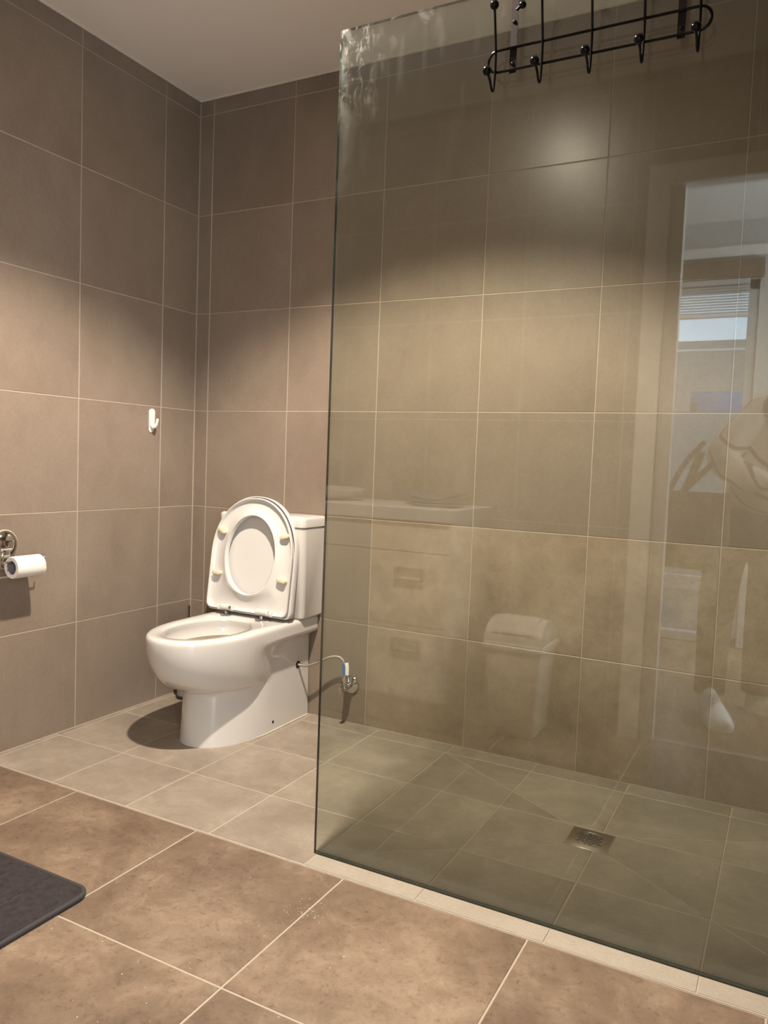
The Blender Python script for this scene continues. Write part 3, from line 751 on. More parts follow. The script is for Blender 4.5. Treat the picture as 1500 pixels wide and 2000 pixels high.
# ------------------------------------------------------------------ bath mat
MX1, MY1 = 0.878, -1.352; MW, MH = 0.78, 0.50
mt_ = empty('bath_mat', (MX1-MW/2+0.0, MY1-MH/2, 0)); tag(mt_, 'dark charcoal plush bath mat with quilted lines lying on the brown tiles', 'bath mat')
from mathutils import noise as mn
mt_.location = (0.50, -1.56, 0)
mx0, mx1, my0, my1, mr_ = -0.40, 0.40, -0.235, 0.232, 0.035
def mat_in(u, v):   # map the unit square onto a rounded rectangle by pulling the corners in
    x = lerp(mx0, mx1, u); y = lerp(my0, my1, v); cx = max(mx0+mr_, min(mx1-mr_, x)); cy = max(my0+mr_, min(my1-mr_, y))
    d = Vector((x-cx, y-cy))
    if abs(d.x) > 1e-9 and abs(d.y) > 1e-9:
        m_ = max(abs(d.x), abs(d.y)); d = d.normalized()*m_
    return cx+d.x, cy+d.y
def edge_dist(x, y):
    qx = abs(x-(mx0+mx1)/2)-((mx1-mx0)/2-mr_); qy = abs(y-(my0+my1)/2)-((my1-my0)/2-mr_)
    return mr_-(math.hypot(max(qx, 0), max(qy, 0))+min(max(qx, qy), 0))
NU, NV = 240, 140
vs, fs = [], []
for j in range(NV+1):
    for i in range(NU+1):
        x, y = mat_in(0.006+0.988*i/NU, 0.008+0.984*j/NV)
        sm = min(abs(((x+0.40-0.088) % 0.1)-0.0), 0.1-((x+0.40-0.088) % 0.1))
        e = edge_dist(x, y)
        z = 0.0155*(1-math.exp(-max(e, 0)/0.006))*(1-0.42*math.exp(-(sm/0.0045)**2))
        z += 0.0042*(0.7*mn.noise(Vector((x*28, y*45, 0)))+0.5*mn.noise(Vector((x*90, y*90, 1)))+0.5*mn.noise(Vector((x*200, y*200, 3))))*min(1, e/0.01)
        vs.append((x, y, 0.002+z))
for j in range(NV):
    for i in range(NU):
        a = j*(NU+1)+i; fs.append((a, a+1, a+NU+2, a+NU+1))
me = bpy.data.meshes.new('pile'); me.from_pydata(vs, [], fs); me.materials.append(M['mat_pile'])
for p in me.polygons: p.use_smooth = True
o = bpy.data.objects.new('pile', me); COL.objects.link(o); o.parent = mt_
for k in range(7):
    xs_ = mx0+0.088+0.1*k
    bm = bmesh.new(); tube(bm, [(xs_+0.0006*math.sin(19*q+k), my0+0.006+(my1-my0-0.012)*q/24, 0.0125) for q in range(25)], 0.0009, 6, 0); obj('quilting_seam', bm, M['seam_lit'], mt_)
bm = bmesh.new(); pts = []
for (cx, cy, a0) in ((mx1-mr_, my0+mr_, -PI/2), (mx1-mr_, my1-mr_, 0), (mx0+mr_, my1-mr_, PI/2), (mx0+mr_, my0+mr_, PI)):
    for k in range(9): a = a0+PI/2*k/8; pts.append((cx+(mr_+0.0005)*math.cos(a), cy+(mr_+0.0005)*math.sin(a), 0.0068))
tube(bm, pts, 0.0062, 10, 0, True); obj('binding', bm, M['mat_edge'], mt_)
bm = bmesh.new(); loft(bm, [[(p[0], p[1], 0.0008) for p in pts], [(p[0], p[1], 0.004) for p in pts]], cap0=True, cap1=True); obj('backing', bm, M['mat_edge'], mt_)

# ------------------------------------------------------------------ vanity unit (reflected in the glass)
VX0, VX1, VF, VB = 0.010, 1.170, -1.835, RY+0.004
vn = empty('vanity_unit', ((VX0+VX1)/2, (VF+VB)/2, 0)); tag(vn, 'cream vanity unit with drawers, reflected left in the glass screen', 'vanity')
vo = Vector(((VX0+VX1)/2, (VF+VB)/2, 0))
def rbox(a, b, bev=0.0, o0=vo):
    bm = bmesh.new(); box(bm, Vector(a)-o0, Vector(b)-o0, bev); return bm
obj('body', rbox((VX0, VB, 0.125), (VX1, VF-0.019, 0.790), 0.001), M['vanity'], vn, False)
obj('plinth', rbox((VX0+0.01, VB, 0.0), (VX1-0.01, VF-0.06, 0.124)), M['vanity'], vn, False)
obj('fascia', rbox((VX0+0.002, VF-0.018, 0.676), (VX1-0.001, VF, 0.786), 0.0015), M['vanity'], vn, False)
def front(name, x0, x1, z0, z1, hx=None, hz=None):
    d = obj(name, rbox((x0, VF-0.018, z0), (x1, VF, z1), 0.0015), M['vanity'], vn, False)
    bm = bmesh.new()
    if hx is None: hx, hz = (x0+x1)/2, (z0+z1)/2
    w, h, t = 0.057, 0.024, 0.005
    for a, b in (((-w, 0, h-t), (w, 0.012, h)), ((-w, 0, -h), (w, 0.012, -h+t)), ((-w, 0, -h), (-w+t, 0.012, h)), ((w-t, 0, -h), (w, 0.012, h))):
        box(bm, Vector(a)+Vector((hx, VF, hz))-vo, Vector(b)+Vector((hx, VF, hz))-vo, 0.001)
    obj('handle', bm, M['handle'], d, False)
front('drawer', 0.780, VX1-0.001, 0.402, 0.672, 1.015, 0.592)
front('drawer', 0.780, VX1-0.001, 0.128, 0.398, 1.012, 0.325)
front('door', 0.396, 0.776, 0.128, 0.672, 0.475, 0.59)
front('door', VX0+0.002, 0.392, 0.128, 0.672, 0.315, 0.59)
wt = obj('worktop', rbox((VX0-0.006, VB, 0.792), (VX1+0.012, VF+0.012, 0.838), 0.002, Vector((0, 0, 0))), M['whitep'], None, False)
tag(wt, 'white slab worktop lying on the cream vanity unit', 'worktop')
ba = empty('wash_basin', (0.45, -2.04, 0.838)); tag(ba, 'white oval wash basin sitting on the white worktop', 'basin')
bm = bmesh.new(); lathe(bm, [(0.0, 0.001), (0.15, 0.001), (0.20, 0.02), (0.235, 0.045), (0.235, 0.052), (0.225, 0.052), (0.19, 0.03), (0.12, 0.014), (0, 0.010)], 48, Matrix.Diagonal((1.0, 0.70, 1, 1))); obj('bowl', bm, M['ceramic'], ba)
tp = empty('basin_tap', (0.45, -2.226, 0.838)); tag(tp, 'chrome mixer tap behind the oval basin', 'tap')
bm = bmesh.new(); cyl(bm, (0, 0, 0.0), (0, 0, 0.13), 0.016, 20, cap=0.003); tube(bm, [(0, 0, 0.10), (0, 0.04, 0.125), (0, 0.09, 0.122), (0, 0.11, 0.105)], 0.010, 14, 6); obj('spout', bm, M['chrome'], tp)
bm = bmesh.new(); cyl(bm, (0, 0, 0.135), (0, -0.004, 0.165), 0.012, 16, cap=0.002); box(bm, (-0.006, -0.010, 0.160), (0.006, 0.045, 0.170), 0.002); obj('lever', bm, M['chrome'], tp)
tw = empty('folded_towel', (1.03, -2.02, 0.838)); tag(tw, 'blue-grey folded hand towel lying on the worktop beside the basin', 'towel')
for kk, (sx_, z0, z1) in enumerate(((0.105, 0.001, 0.012), (0.098, 0.012, 0.023), (0.10, 0.023, 0.033))):
    bm = bmesh.new(); L = []
    for i in range(13):
        t = -1+2*i/12; zz = 0.010*t*t*(kk+0.3); xx = sx_*t
        L.append([(xx, yy, z_+zz+(0.0012*math.sin(9*xx+kk))) for (yy, z_) in ((-0.06, z0+0.003), (-0.064, (z0+z1)/2), (-0.06, z1-0.001), (0.055, z1-0.001), (0.06, (z0+z1)/2), (0.055, z0+0.003))])
    loft(bm, L, cap0=True, cap1=True); obj('fold', bm, M['towel'], tw)

# ------------------------------------------------------------------ swing-lid bin (reflected)
bn = empty('swing_bin', (1.372, -2.095, 0)); tag(bn, 'white plastic swing-lid bin standing beside the cream vanity', 'bin')
def rr4(hx, hy, r, z, n=6):
    out = []
    for (sx, sy, a0) in ((1, -1, -PI/2), (1, 1, 0), (-1, 1, PI/2), (-1, -1, PI)):
        for i in range(n+1): a = a0+PI/2*i/n; out.append((sx*(hx-r)+r*math.cos(a), sy*(hy-r)+r*math.sin(a), z))
    return out
bm = bmesh.new(); loft(bm, [rr4(0.085, 0.085, 0.02, 0.001), rr4(0.092, 0.092, 0.025, 0.008), rr4(0.110, 0.112, 0.03, 0.325)], cap0=True, cap1=True); obj('body', bm, M['binp'], bn, auto=50)
bm = bmesh.new(); loft(bm, [rr4(0.116, 0.116, 0.03, 0.322), rr4(0.121, 0.119, 0.032, 0.326), rr4(0.121, 0.119, 0.032, 0.343), rr4(0.113, 0.113, 0.03, 0.352)], cap0=True, cap1=True); obj('rim', bm, M['binp'], bn, auto=50)
bm = bmesh.new(); L = []
for i in range(17):
    a = PI*i/16; yy = -0.108*math.cos(a); zz = 0.352+0.082*math.sin(a)**0.8
    L.append([(xx*(1-0.08*math.sin(a)), yy, zz) for xx in (-0.112, -0.106, 0.106, 0.112)])
R = loft(bm, L, close=False)
for e in (0, 3): bm.faces.new([r[e] for r in R])
obj('hood', bm, M['binp'], bn, auto=50)
bm = bmesh.new(); L = []
for i in range(12):
    a = PI*(0.46+0.44*i/11); yy = -0.112*math.cos(a); zz = 0.3565+0.0835*math.sin(a)**0.8
    L.append([(xx*(1-0.08*math.sin(a)), yy, zz) for xx in (-0.082, 0.082)])
loft(bm, [l+[(p[0], p[1]*0.97, p[2]-0.004) for p in l[::-1]] for l in L], cap0=True, cap1=True); obj('flap', bm, simple('flapp', (0.80, 0.75, 0.68), 0.3), bn)

# ------------------------------------------------------------------ doorway: architrave, sliding leaf with flush pull
bm = bmesh.new()
ay0, ay1 = RY-0.002, RY+0.014
box(bm, (DX0-0.125, ay0, 0), (DX0-0.050, ay1, DTOP+0.075), 0.003)
box(bm, (DX0-0.050, ay0, DTOP), (DX1+0.05, ay1, DTOP+0.075), 0.003)
box(bm, (DX1, ay0, 0), (DX1+0.05, ay1, DTOP), 0.003)
struct('trim_2', bm, M['whitep'], 'white architrave around the doorway, reflected in the glass')
bm = bmesh.new(); box(bm, (DX0-0.049, RY-0.018, 0), (DX0-0.036, RY+0.002, DTOP)); struct('trim_3', bm, M['alu'], 'grey shadow gap strip beside the sliding door')
dl = empty('door_1', (DX0, RY-0.02, 0)); dl['kind'] = 'structure'; dl['label'] = 'white sliding door slid into the wall, only its edge showing'
bm = bmesh.new(); box(bm, (-0.036, -0.012, 0.006), (-0.001, 0.012, DTOP-0.004), 0.002); obj('leaf', bm, M['whitep'], dl, False)
bm = bmesh.new(); L = []
for x_, s in ((0.0122, 1.0), (0.0138, 1.0), (0.0142, 0.9)):
    L.append([(-0.0185+0.0125*s*math.cos(a), x_, 1.022+(0.0125*s*math.sin(a))+(0.058 if math.sin(a) >= 0 else -0.058)) for a in [2*PI*k/28 for k in range(28)]])
loft(bm, L, cap0=True, cap1=True); fp = obj('flush_pull', bm, simple('pullm', (0.07, 0.06, 0.05), 0.4), dl)
for zz in (1.062, 0.985):
    bm = bmesh.new(); cyl(bm, (-0.025, 0.0148, zz), (-0.012, 0.0148, zz), 0.002, 8); obj('pin', bm, M['chrome'], fp)
bm = bmesh.new(); box(bm, (DX0, RY-0.045, -0.003), (DX1, RY-0.030, 0.003), 0.001); struct('trim_4', bm, M['alu'], 'thin metal threshold strip in the doorway')

# ------------------------------------------------------------------ next room behind the camera
bm = bmesh.new(); box(bm, (NX0-0.1, NY-0.1, 0), (NX0, RY-WT, H)); struct('wall_hall_left', bm, M['hallwall'], 'plain pale side wall of the next room').name = 'wall_west'
bm = bmesh.new(); box(bm, (NX1, NY-0.1, 0), (NX1+0.1, RY-WT, H)); struct('wall_east', bm, M['hallwall'], 'plain pale far side wall of the next room')
WX0, WX1, WZ1 = 0.70, 2.01, 2.115
bm = bmesh.new()
box(bm, (NX0, NY-0.1, 0), (WX0, NY, H)); box(bm, (WX1, NY-0.1, 0), (NX1, NY, H)); box(bm, (WX0, NY-0.1, WZ1), (WX1, NY, H)); 
struct('wall_rear', bm, M['hallwall'], 'pale wall of the next room holding the garden window')
wi = empty('window_1', ((WX0+WX1)/2, NY-0.05, 0)); wi['kind'] = 'structure'; wi['label'] = 'full-height sliding garden window behind the photographer'
wo = Vector(((WX0+WX1)/2, NY-0.05, 0))
bm = bmesh.new()
for a, b in (((WX0, -0.04, 0), (WX0+0.05, 0.04, WZ1)), ((WX1-0.055, -0.04, 0), (WX1, 0.04, WZ1)), ((WX0, -0.04, WZ1-0.06), (WX1, 0.04, WZ1)), ((WX0, -0.04, 0), (WX1, 0.04, 0.05)), (((WX0+WX1)/2-0.03, -0.035, 0), ((WX0+WX1)/2+0.03, 0.03, WZ1)), ((WX0, -0.02, 0.37), (WX1, 0.02, 0.39))):
    box(bm, Vector((a[0]-wo.x, a[1], a[2])), Vector((b[0]-wo.x, b[1], b[2])), 0.003)
obj('window_frame', bm, M['alu'], wi, False)
bm = bmesh.new(); box(bm, (WX0-wo.x+0.03, -0.004, 0.03), (WX1-wo.x-0.03, 0.002, WZ1-0.03)); obj('pane', bm, M['pane'], wi, False)
bl = empty('window_blind', ((WX0+WX1)/2, NY+0.035, 2.02)); tag(bl, 'white venetian blind pulled up at the top of the garden window', 'blind')
hw = (WX1-WX0)/2-0.05
bm = bmesh.new(); box(bm, (-hw, -0.02, 0.06), (hw, 0.02, 0.09), 0.002); obj('head_rail', bm, M['alu'], bl, False)
for k in range(10):
    bm = bmesh.new(); z = 0.045-0.0155*k; box(bm, (-hw, -0.020, z-0.0012), (hw, 0.020, z+0.0012))
    s_ = obj('slat', bm, M['blind'], bl, False); s_.rotation_euler = (0, 0, 0)
bm = bmesh.new(); box(bm, (-hw, -0.016, -0.122), (hw, 0.016, -0.104), 0.002); obj('bottom_rail', bm, M['blind'], bl, False)
for sx in (-1, 1):
    bm = bmesh.new(); cyl(bm, (sx*0.4, 0.0, -0.11), (sx*0.4, 0.0, 0.07), 0.0012, 6); obj('cord', bm, M['blind'], bl)
bm = bmesh.new(); box(bm, (WX0-0.02, NY, 2.118), (WX1+0.02, NY+0.06, 2.215), 0.003); struct('trim_5', bm, simple('pelmet', (0.16, 0.11, 0.07), 0.5), 'brown timber pelmet board above the garden window')
bm = bmesh.new(); box(bm, (NX0, NY, 2.24), (NX1, NY+0.035, 2.30), 0.004); struct('trim_6', bm, M['whitep'], 'white picture rail above the brown pelmet')
# outside: paving, neighbour's weatherboards and a shrub
bm = bmesh.new(); box(bm, (-3, -9, -0.1), (6, NY-0.1, -0.03)); struct('ground', bm, M['ground'], 'paved ground outside the garden window')
nb = empty('garden_fence', (1.2, -6.4, -0.03)); tag(nb, 'grey weatherboard fence outside, reflected beyond the doorway', 'fence')
for k in range(12):
    z0 = 0.02+0.17*k
    segs = [(-2.6, 2.6)] if k != 9 else [(-2.6, 0.22), (0.66, 2.6)]
    for (sa, sb) in segs: bm = bmesh.new(); box(bm, (sa, -0.012, z0), (sb, 0.012, z0+0.169), 0.002); obj('board', bm, M['board'], nb, False)
bm = bmesh.new(); box(bm, (-2.6, -0.03, 2.061), (2.6, 0.014, 2.082), 0.002); obj('rail', bm, M['boardw'], nb, False)
bm = bmesh.new(); box(bm, (-2.6, -0.012, 2.083), (2.6, 0.012, 2.15), 0.002); obj('board', bm, M['board'], nb, False)
for x in (-2.55, -0.9, 0.9, 2.55):
    bm = bmesh.new(); box(bm, (x-0.04, -0.10, 0), (x+0.04, -0.013, 2.14), 0.003); obj('post', bm, M['board'], nb, False)
ts = empty('stand_in_sheet', (1.65, -7.05, -0.03)); tag(ts, 'bright blue sheet added behind the fence gap, standing in for an unidentified blue sparkle', 'stand-in sheet')  # made-up sheet supplying a sparkling blue patch of unknown source
bm = bmesh.new(); L = [[(x, -0.5+0.25*zz+0.03*math.sin(9*x+5*zz), zz) for x in [-0.9+0.06*i for i in range(31)]] for zz in [0.0+0.16*j for j in range(13)]]
L2_ = [[(p[0], p[1]+0.004, p[2]) for p in l] for l in L]
R = loft(bm, L, close=False); R2 = loft(bm, L2_, close=False)
obj('sheet', bm, simple('sheet_blue', (0.05, 0.48, 1.0), 0.3, noise=0.4, nscale=60, bump=1.0), ts)
sh = empty('garden_shrub', (1.22, -6.75, 0.32)); tag(sh, 'small leafy shrub outside beside the weatherboard fence', 'shrub')
bm = bmesh.new()
for k in range(7): a = 2*PI*k/7; tube(bm, [(0, 0, 0), (0.08*math.cos(a), 0.08*math.sin(a), 0.5), (0.22*math.cos(a+.3), 0.2*math.sin(a+.3), 1.1)], 0.009, 6, 4)
obj('stem', bm, M['bag'], sh)
bm = bmesh.new(); rs = random.Random(3)
for k in range(900):
    d = Vector((rs.gauss(0, 1), rs.gauss(0, 1), rs.gauss(0, 1))).normalized()*rs.random()**0.4
    c = Vector((0.28*d.x, 0.28*d.y, 1.0+0.45*d.z)); t = Vector((rs.gauss(0, 1), rs.gauss(0, 1), rs.gauss(0, .6))).normalized(); s_ = t.orthogonal().normalized()
    v = [bm.verts.new(c+t*0.045), bm.verts.new(c+s_*0.018), bm.verts.new(c-t*0.045), bm.verts.new(c-s_*0.018)]; bm.faces.new(v)
fo = obj('foliage', bm, M['leaf'], sh, False); fo['kind'] = 'stuff'

# ------------------------------------------------------------------ the photographer (reflected)
def skin(name, verts, edges, radii, mat, parent, sub=2, root=0):
    me = bpy.data.meshes.new(name); me.from_pydata(verts, edges, []); o = bpy.data.objects.new(name, me); COL.objects.link(o); o.parent = parent
    bm = bmesh.new(); bm.from_mesh(me); lay = bm.verts.layers.skin.verify(); bm.verts.ensure_lookup_table()
    roots = root if isinstance(root, (list, tuple)) else [root]
    for i, v in enumerate(bm.verts):
        r = radii[i]; v[lay].radius = r if isinstance(r, tuple) else (r, r); v[lay].use_root = i in roots
    bm.to_mesh(me); bm.free()
    mo = o.modifiers.new('skin', 'SKIN'); mo.use_smooth_shade = True
    if sub: s = o.modifiers.new('sub', 'SUBSURF'); s.levels = sub; s.render_levels = sub
    me.materials.append(mat); return o
def chain(lists):
    V, E_, R_ = [], [], []
    roots = []
    for L in lists:
        base_ = len(V); roots.append(base_)
        for i, (p, r) in enumerate(L):
            V.append(p); R_.append(r)
            if i: E_.append((base_+i-1, base_+i))
    return V, E_, R_, roots
pe = empty('person', (2.10, -2.80, 0)); tag(pe, 'person in a cream striped knit sweater and dark wide trousers holding a phone', 'person')
pv = Vector((2.10, -2.80, 0))
q_ = lambda *p: tuple(Vector(p)-pv)
hip, chest, neck = (2.10, -2.82, 0.86), (2.20, -2.83, 1.16), (2.27, -2.82, 1.34)
lsh, rsh = (2.14, -2.80, 1.255), (2.42, -2.84, 1.275)
lel, rel_ = (1.965, -2.655, 1.065), (2.53, -2.74, 1.03)
lwr, rwr = (2.195, -2.600, 0.965), (2.365, -2.615, 0.955)
V_ = [q_(*hip), q_(2.14, -2.82, 1.0), q_(*chest), q_(*neck), q_(2.285, -2.805, 1.375), q_(2.295, -2.785, 1.41), q_(2.30, -2.78, 1.475), q_(2.30, -2.785, 1.525)]
R0 = [0.13, 0.115, 0.13, 0.055, 0.05, (0.064, 0.074), (0.076, 0.088), 0.066]
E0 = [(i, i+1) for i in range(7)]
def add(p, r, j):
    V_.append(q_(*p)); R0.append(r); E0.append((j, len(V_)-1)); return len(V_)-1
a = add(lsh, 0.05, 2); a = add(lel, 0.038, a); a = add(lwr, 0.024, a); lh = add((2.225, -2.588, 0.955), (0.034, 0.018), a)
a = add(rsh, 0.05, 2); a = add(rel_, 0.038, a); a = add(rwr, 0.024, a); rh = add((2.335, -2.600, 0.950), (0.034, 0.018), a)
a = add((2.015, -2.80, 0.80), 0.085, 0); a = add((1.99, -2.765, 0.44), 0.055, a); a = add((1.985, -2.775, 0.10), 0.038, a)
a = add((2.185, -2.84, 0.80), 0.085, 0); a = add((2.17, -2.86, 0.44), 0.055, a); a = add((2.165, -2.90, 0.10), 0.038, a)
body = skin('body', V_, E0, R0, M['skin'], pe)
fl_ = []
for s, hx, wx in ((1, (2.225, -2.588, 0.955), 1), (-1, (2.335, -2.600, 0.950), -1)):
    h = Vector(hx)
    for k, ln in enumerate((0.060, 0.068, 0.064, 0.050)):
        o0 = h+Vector((s*0.018, 0.004, 0.024-0.015*k)); fl_.append([(q_(*o0), 0.0088), (q_(*(o0+Vector((s*ln*0.45, 0.010, 0.002)))), 0.0082), (q_(*(o0+Vector((s*ln*0.8, 0.002, 0.002)))), 0.0076), (q_(*(o0+Vector((s*ln*0.95, -0.016, 0.0)))), 0.0068)])
    o0 = h+Vector((-s*0.008, 0.0, 0.020)); fl_.append([(q_(*o0), 0.011), (q_(*(o0+Vector((s*0.012, -0.012, 0.026)))), 0.0098), (q_(*(o0+Vector((s*0.034, -0.014, 0.040)))), 0.0085)])
V2, E2, R2, ro2 = chain(fl_)
skin('fingers', V2, E2, R2, M['skin'], pe, 1, ro2)
# face
hc = Vector((2.30, -2.78, 1.475))-pv
for s in (-1, 1):
    bm = bmesh.new(); ball(bm, hc+Vector((s*0.030, 0.076, 0.008)), 0.0095, n=14); e_ = obj('eye', bm, M['eyew'], pe)
    bm = bmesh.new(); ball(bm, hc+Vector((s*0.030, 0.0845, 0.008)), 0.0045, n=10); obj('iris', bm, M['hair'], e_)
    bm = bmesh.new(); ball(bm, hc+Vector((s*0.080, 0.0, -0.002)), 0.022, sx=0.35, sy=0.6, sz=1.3, n=14); obj('ear', bm, M['skin'], pe)
bm = bmesh.new(); loft(bm, [[tuple(hc+Vector((x*w, y, z))) for x, y in ((-1, 0.072), (0, d), (1, 0.072))] for (w, d, z) in ((0.006, 0.082, 0.012), (0.010, 0.094, -0.008), (0.015, 0.102, -0.022), (0.014, 0.086, -0.028))], close=False); obj('nose', bm, M['skin'], pe)
bm = bmesh.new(); ball(bm, hc+Vector((0, 0.077, -0.047)), 0.022, sy=0.4, sz=0.32, n=16); obj('mouth', bm, M['lips'], pe)
bm = bmesh.new(); ball(bm, hc+Vector((0, -0.032, 0.022)), 0.094, sx=0.96, sy=0.98, sz=1.0, n=32)
tube(bm, [hc+Vector((0.0, -0.09, 0.02)), hc+Vector((0.01, -0.13, -0.06)), hc+Vector((0.0, -0.11, -0.17))], 0.045, 14, 5); obj('hair', bm, M['hair'], pe)
# trousers
tr = [(q_(2.10, -2.82, 0.93), (0.150, 0.115)), (q_(2.10, -2.82, 0.83), (0.155, 0.125))]
VT = [t[0] for t in tr]; RT = [t[1] for t in tr]; ET = [(0, 1)]
def addt(p, r, j): VT.append(q_(*p)); RT.append(r); ET.append((j, len(VT)-1)); return len(VT)-1
a = addt((2.018, -2.79, 0.72), 0.092, 1); a = addt((1.995, -2.765, 0.42), 0.076, a); a = addt((1.992, -2.77, 0.20), 0.066, a); a = addt((1.990, -2.77, 0.10), 0.066, a); a = addt((1.990, -2.77, 0.085), 0.066, a); a = addt((1.990, -2.77, 0.082), 0.062, a)
a = addt((2.19, -2.83, 0.72), 0.092, 1); a = addt((2.175, -2.86, 0.42), 0.080, a); a = addt((2.17, -2.885, 0.20), 0.072, a); a = addt((2.17, -2.89, 0.10), 0.072, a); a = addt((2.17, -2.89, 0.088), 0.072, a); a = addt((2.17, -2.89, 0.085), 0.068, a)
skin('trousers', VT, ET, RT, M['trouser'], pe)
# sweater: cream knit with thin wavy brown stripes
m, nt, b = newmat('sweater'); N = nt.nodes; L_ = nt.links
g = N.new('ShaderNodeNewGeometry'); wv = N.new('ShaderNodeTexWave'); wv.inputs['Scale'].default_value = 5.5; wv.inputs['Distortion'].default_value = 6; wv.inputs['Detail'].default_value = 1; wv.inputs['Detail Scale'].default_value = 0.8
wv.bands_direction = 'DIAGONAL'; L_.new(g.outputs['Position'], wv.inputs['Vector'])
cr = N.new('ShaderNodeValToRGB'); cr.color_ramp.elements[0].position = 0.90; cr.color_ramp.elements[0].color = (0.66, 0.62, 0.56, 1); cr.color_ramp.elements[1].position = 0.95; cr.color_ramp.elements[1].color = (0.16, 0.11, 0.08, 1)
L_.new(wv.outputs['Fac'], cr.inputs[0]); L_.new(cr.outputs[0], b.inputs['Base Color']); b.inputs['Roughness'].default_value = 0.95
nn = N.new('ShaderNodeTexNoise'); nn.inputs['Scale'].default_value = 220; L_.new(g.outputs['Position'], nn.inputs['Vector']); bp = N.new('ShaderNodeBump'); bp.inputs['Strength'].default_value = 0.6; L_.new(nn.outputs[0], bp.inputs['Height']); L_.new(bp.outputs[0], b.inputs['Normal'])
M['sweater'] = m
VS = [q_(2.10, -2.82, 0.82), q_(2.14, -2.82, 1.0), q_(2.20, -2.83, 1.17), q_(2.265, -2.825, 1.315)]; RS = [(0.18, 0.15), (0.18, 0.15), (0.168, 0.14), (0.080, 0.080)]; ES = [(0, 1), (1, 2), (2, 3)]
def adds(p, r, j): VS.append(q_(*p)); RS.append(r); ES.append((j, len(VS)-1)); return len(VS)-1
a = adds(lsh, 0.078, 2); a = adds((2.04, -2.72, 1.155), 0.080, a); a = adds(lel, 0.078, a); a = adds((2.07, -2.625, 1.0), 0.066, a); a = adds((2.175, -2.604, 0.968), 0.040, a)
a = adds(rsh, 0.078, 2); a = adds(rel_, 0.074, a); a = adds((2.44, -2.67, 0.99), 0.06, a); a = adds((2.385, -2.625, 0.958), 0.040, a)
skin('sweater', VS, ES, RS, M['sweater'], pe)
# shoes
def shoe(heel, toe, lab=None):
    hd = Vector(heel); d = (Vector(toe)-hd); L = d.length; ang = math.atan2(d.y, d.x)
    mt = Matrix.Translation(hd-pv) @ Matrix.Rotation(ang, 4, 'Z')
    def sec(x, w, z0, h, n=20):
        return [mt @ Vector((x, w*math.cos(a)*(1 if math.sin(a) > 0 else 1.0), z0+(h if math.sin(a) > 0 else 0.0)*abs(math.sin(a))**0.8)) for a in [2*PI*k/n for k in range(n)]]
    bm = bmesh.new()
    st = [(0.0, .018, .05), (.01, .032, .095), (.05, .037, .105), (.10, .038, .095), (.15, .043, .070), (.20, .048, .052), (.245, .044, .042), (.268, .030, .032), (.276, .012, .022)]
    loft(bm, [sec(x*L/.276, w, 0.018, h) for x, w, h in st], cap0=True, cap1=True); s_ = obj('shoe', bm, M['shoe'], pe, auto=0)
    bm = bmesh.new()
    def sole(z, k): 
        o_ = [];
        for x, w, h in st: o_.append(mt @ Vector((x*L/.276, w*k+0.002, z)))
        for x, w, h in st[::-1]: o_.append(mt @ Vector((x*L/.276, -w*k-0.002, z)))
        return o_
    loft(bm, [sole(0.0005, 1.0), sole(0.024, 1.04)], cap0=True, cap1=True); obj('sole', bm, M['whitep'], s_, False)
    for k in range(5):
        bm = bmesh.new(); x = (.12+.02*k)*L/.276; z = .018+.088-.0085*k*1.25
        tube(bm, [mt @ Vector((x, -0.022, z-0.010)), mt @ Vector((x+.004, 0, z+0.001)), mt @ Vector((x, 0.022, z-0.010))], 0.0022, 6, 3); obj('lace', bm, M['lace'], s_)
shoe((1.975, -2.775, 0), (2.072, -2.520, 0)); shoe((2.13, -2.905, 0), (2.385, -2.835, 0))
# phone held just behind the lens
bk = CAM-F*0.0115-UPV*0.055+RGT*0.018
ph = empty('phone', bk); tag(ph, 'black phone held upright in both hands of the person in the sweater', 'phone')
ph.matrix_world = Matrix.Translation(bk) @ m3.to_4x4()
bm = bmesh.new(); loft(bm, [rr4(0.034, 0.071, 0.010, -0.0040+0), rr4(0.0358, 0.0732, 0.011, -0.0030), rr4(0.0358, 0.0732, 0.011, 0.0030), rr4(0.034, 0.071, 0.010, 0.0040)], cap0=True, cap1=True); obj('body', bm, M['black'], ph, auto=60)
bm = bmesh.new(); box(bm, (-0.032, -0.069, 0.0041), (0.032, 0.069, 0.0045)); obj('display', bm, M['blackmetal'], ph, False)
# tote bag with lettered straps hanging from the elbow
bg = empty('tote_bag', (1.90, -2.62, 0.62)); tag(bg, 'dark brown tote bag on lettered straps hanging from the bent elbow', 'bag')
bo = Vector((1.90, -2.62, 0.62))
bm = bmesh.new()
def bs(z, hx, hy): return [(hx*math.copysign(abs(math.cos(a))**0.6, math.cos(a)), hy*math.copysign(abs(math.sin(a))**0.6, math.sin(a)), z) for a in [2*PI*k/32 for k in range(32)]]
loft(bm, [bs(0.0, 0.125, 0.040), bs(0.02, 0.135, 0.050), bs(0.15, 0.140, 0.055), bs(0.27, 0.135, 0.045), bs(0.31, 0.130, 0.028)], cap0=True, cap1=True); obj('bag_body', bm, M['bag'], bg, auto=60)
def strap(name, pts, w, mat, text=None, tsize=0.02, parent=None):
    P = smoothpath(pts, 6); bm = bmesh.new(); R = []
    for i, p in enumerate(P):
        t = (P[min(i+1, len(P)-1)]-P[max(i-1, 0)]).normalized(); s_ = t.cross(Vector((0, 1, 0))).normalized()
        R.append([p+s_*w-Vector((0, .001, 0)), p+s_*w+Vector((0, .001, 0)), p-s_*w+Vector((0, .001, 0)), p-s_*w-Vector((0, .001, 0))])
    loft(bm, [[tuple(v-bo) for v in r] for r in R], cap0=True, cap1=True)
    return obj(name, bm, mat, bg, False)
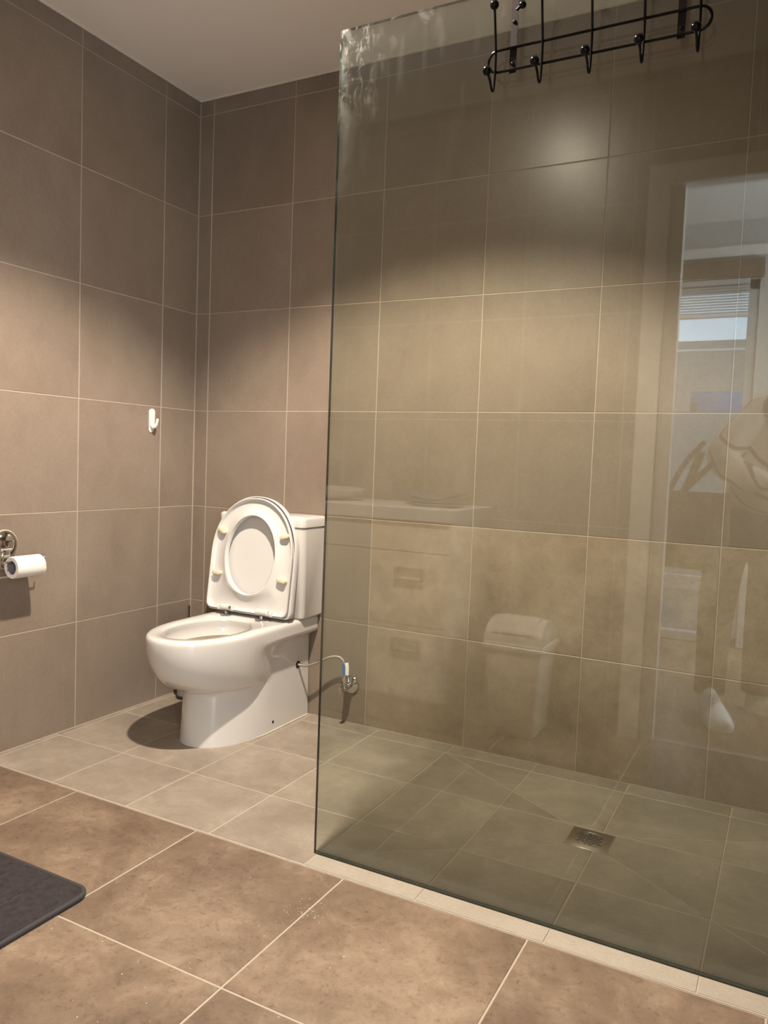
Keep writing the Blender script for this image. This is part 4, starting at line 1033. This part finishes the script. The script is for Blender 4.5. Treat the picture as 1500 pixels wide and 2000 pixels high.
s1 = strap('strap', [(1.80, -2.565, 0.90), (1.85, -2.565, 1.02), (1.93, -2.572, 1.13)], 0.011, M['strapdark'])
s2 = strap('strap', [(1.80, -2.560, 0.86), (1.88, -2.560, 0.95), (1.97, -2.572, 1.05)], 0.012, M['strapdark'])
s3 = strap('tag_strip', [(1.875, -2.556, 0.945), (1.900, -2.556, 1.02), (1.922, -2.562, 1.09)], 0.016, M['strapdark'])
def letters(txt, p0, p1, size, mat, parent):
    cu = bpy.data.curves.new('lettering', 'FONT'); cu.body = txt; cu.size = size; cu.extrude = 0.0004; cu.align_x = 'CENTER'; cu.align_y = 'CENTER'
    o_ = bpy.data.objects.new('lettering', cu); COL.objects.link(o_)
    dg = bpy.context.evaluated_depsgraph_get(); me = bpy.data.meshes.new_from_object(o_.evaluated_get(dg)); bpy.data.objects.remove(o_)
    o_ = bpy.data.objects.new('lettering', me); COL.objects.link(o_); me.materials.clear(); me.materials.append(mat); o_.parent = parent
    p0, p1 = Vector(p0)-bo, Vector(p1)-bo; x = (p1-p0).normalized(); z = Vector((0, 1, 0)); z = (z-x*z.dot(x)).normalized(); y = z.cross(x)
    o_.matrix_local = Matrix.Translation((p0+p1)/2+z*0.0018) @ Matrix((x, y, z)).transposed().to_4x4()
# read from the front (+y side): text runs towards -x
letters('COLOXO', (1.905, -2.5655, 1.098), (1.83, -2.5640, 0.985), 0.022, M['letter'], s1)
letters('HERSAKI', (1.945, -2.5665, 1.022), (1.835, -2.5590, 0.905), 0.024, M['letter'], s2)
letters('OLOX', (1.915, -2.5590, 1.07), (1.885, -2.5545, 0.975), 0.022, simple('letter2', (0.30, 0.22, 0.15), 0.7), s3)

# ------------------------------------------------------------------ lamps
downlight(*LAMP_MAIN, lab='recessed downlight in the ceiling between toilet and shower')
#downlight(*LAMP_SIDE, lab='recessed downlight in the ceiling in front of the vanity')
downlight(2.0, -3.3, LAMP_FILL, math.radians(150), 0.8, lab='unseen downlight added in the ceiling to brighten the next room')  # added lamp, unseen: brightens the next room and spills through the doorway
side_fill(85)

# crumbs and lint on the brown floor: tiny, uncountable
bm = bmesh.new(); rs = random.Random(5)
spots_ = [(1.35, -1.13, 0.05, 40), (1.02, -1.28, 0.3, 14), (1.30, -1.55, 0.35, 14), (1.62, -1.30, 0.3, 12)]
for (cx, cy, sp, n_) in spots_:
    for k in range(n_):
        x, y = rs.gauss(cx, sp*0.5), rs.gauss(cy, sp*0.4)
        if y > EY-0.01: continue
        ln, a, w_ = rs.uniform(0.0008, 0.0025), rs.uniform(0, PI), 0.0006
        d = Vector((math.cos(a), math.sin(a), 0)); n2 = Vector((-d.y, d.x, 0)); c = Vector((x, y, 0.0004))
        vv = [bm.verts.new(c+d*ln), bm.verts.new(c+n2*w_), bm.verts.new(c-d*ln), bm.verts.new(c-n2*w_), bm.verts.new(c+Vector((0, 0, 0.0009)))]
        for i in range(4): bm.faces.new((vv[i], vv[(i+1) % 4], vv[4]))
o = obj('crumbs', bm, M['label'], None, False); tag(o, 'scattered pale crumbs and lint on the brown floor tiles', 'dirt', kind='stuff')
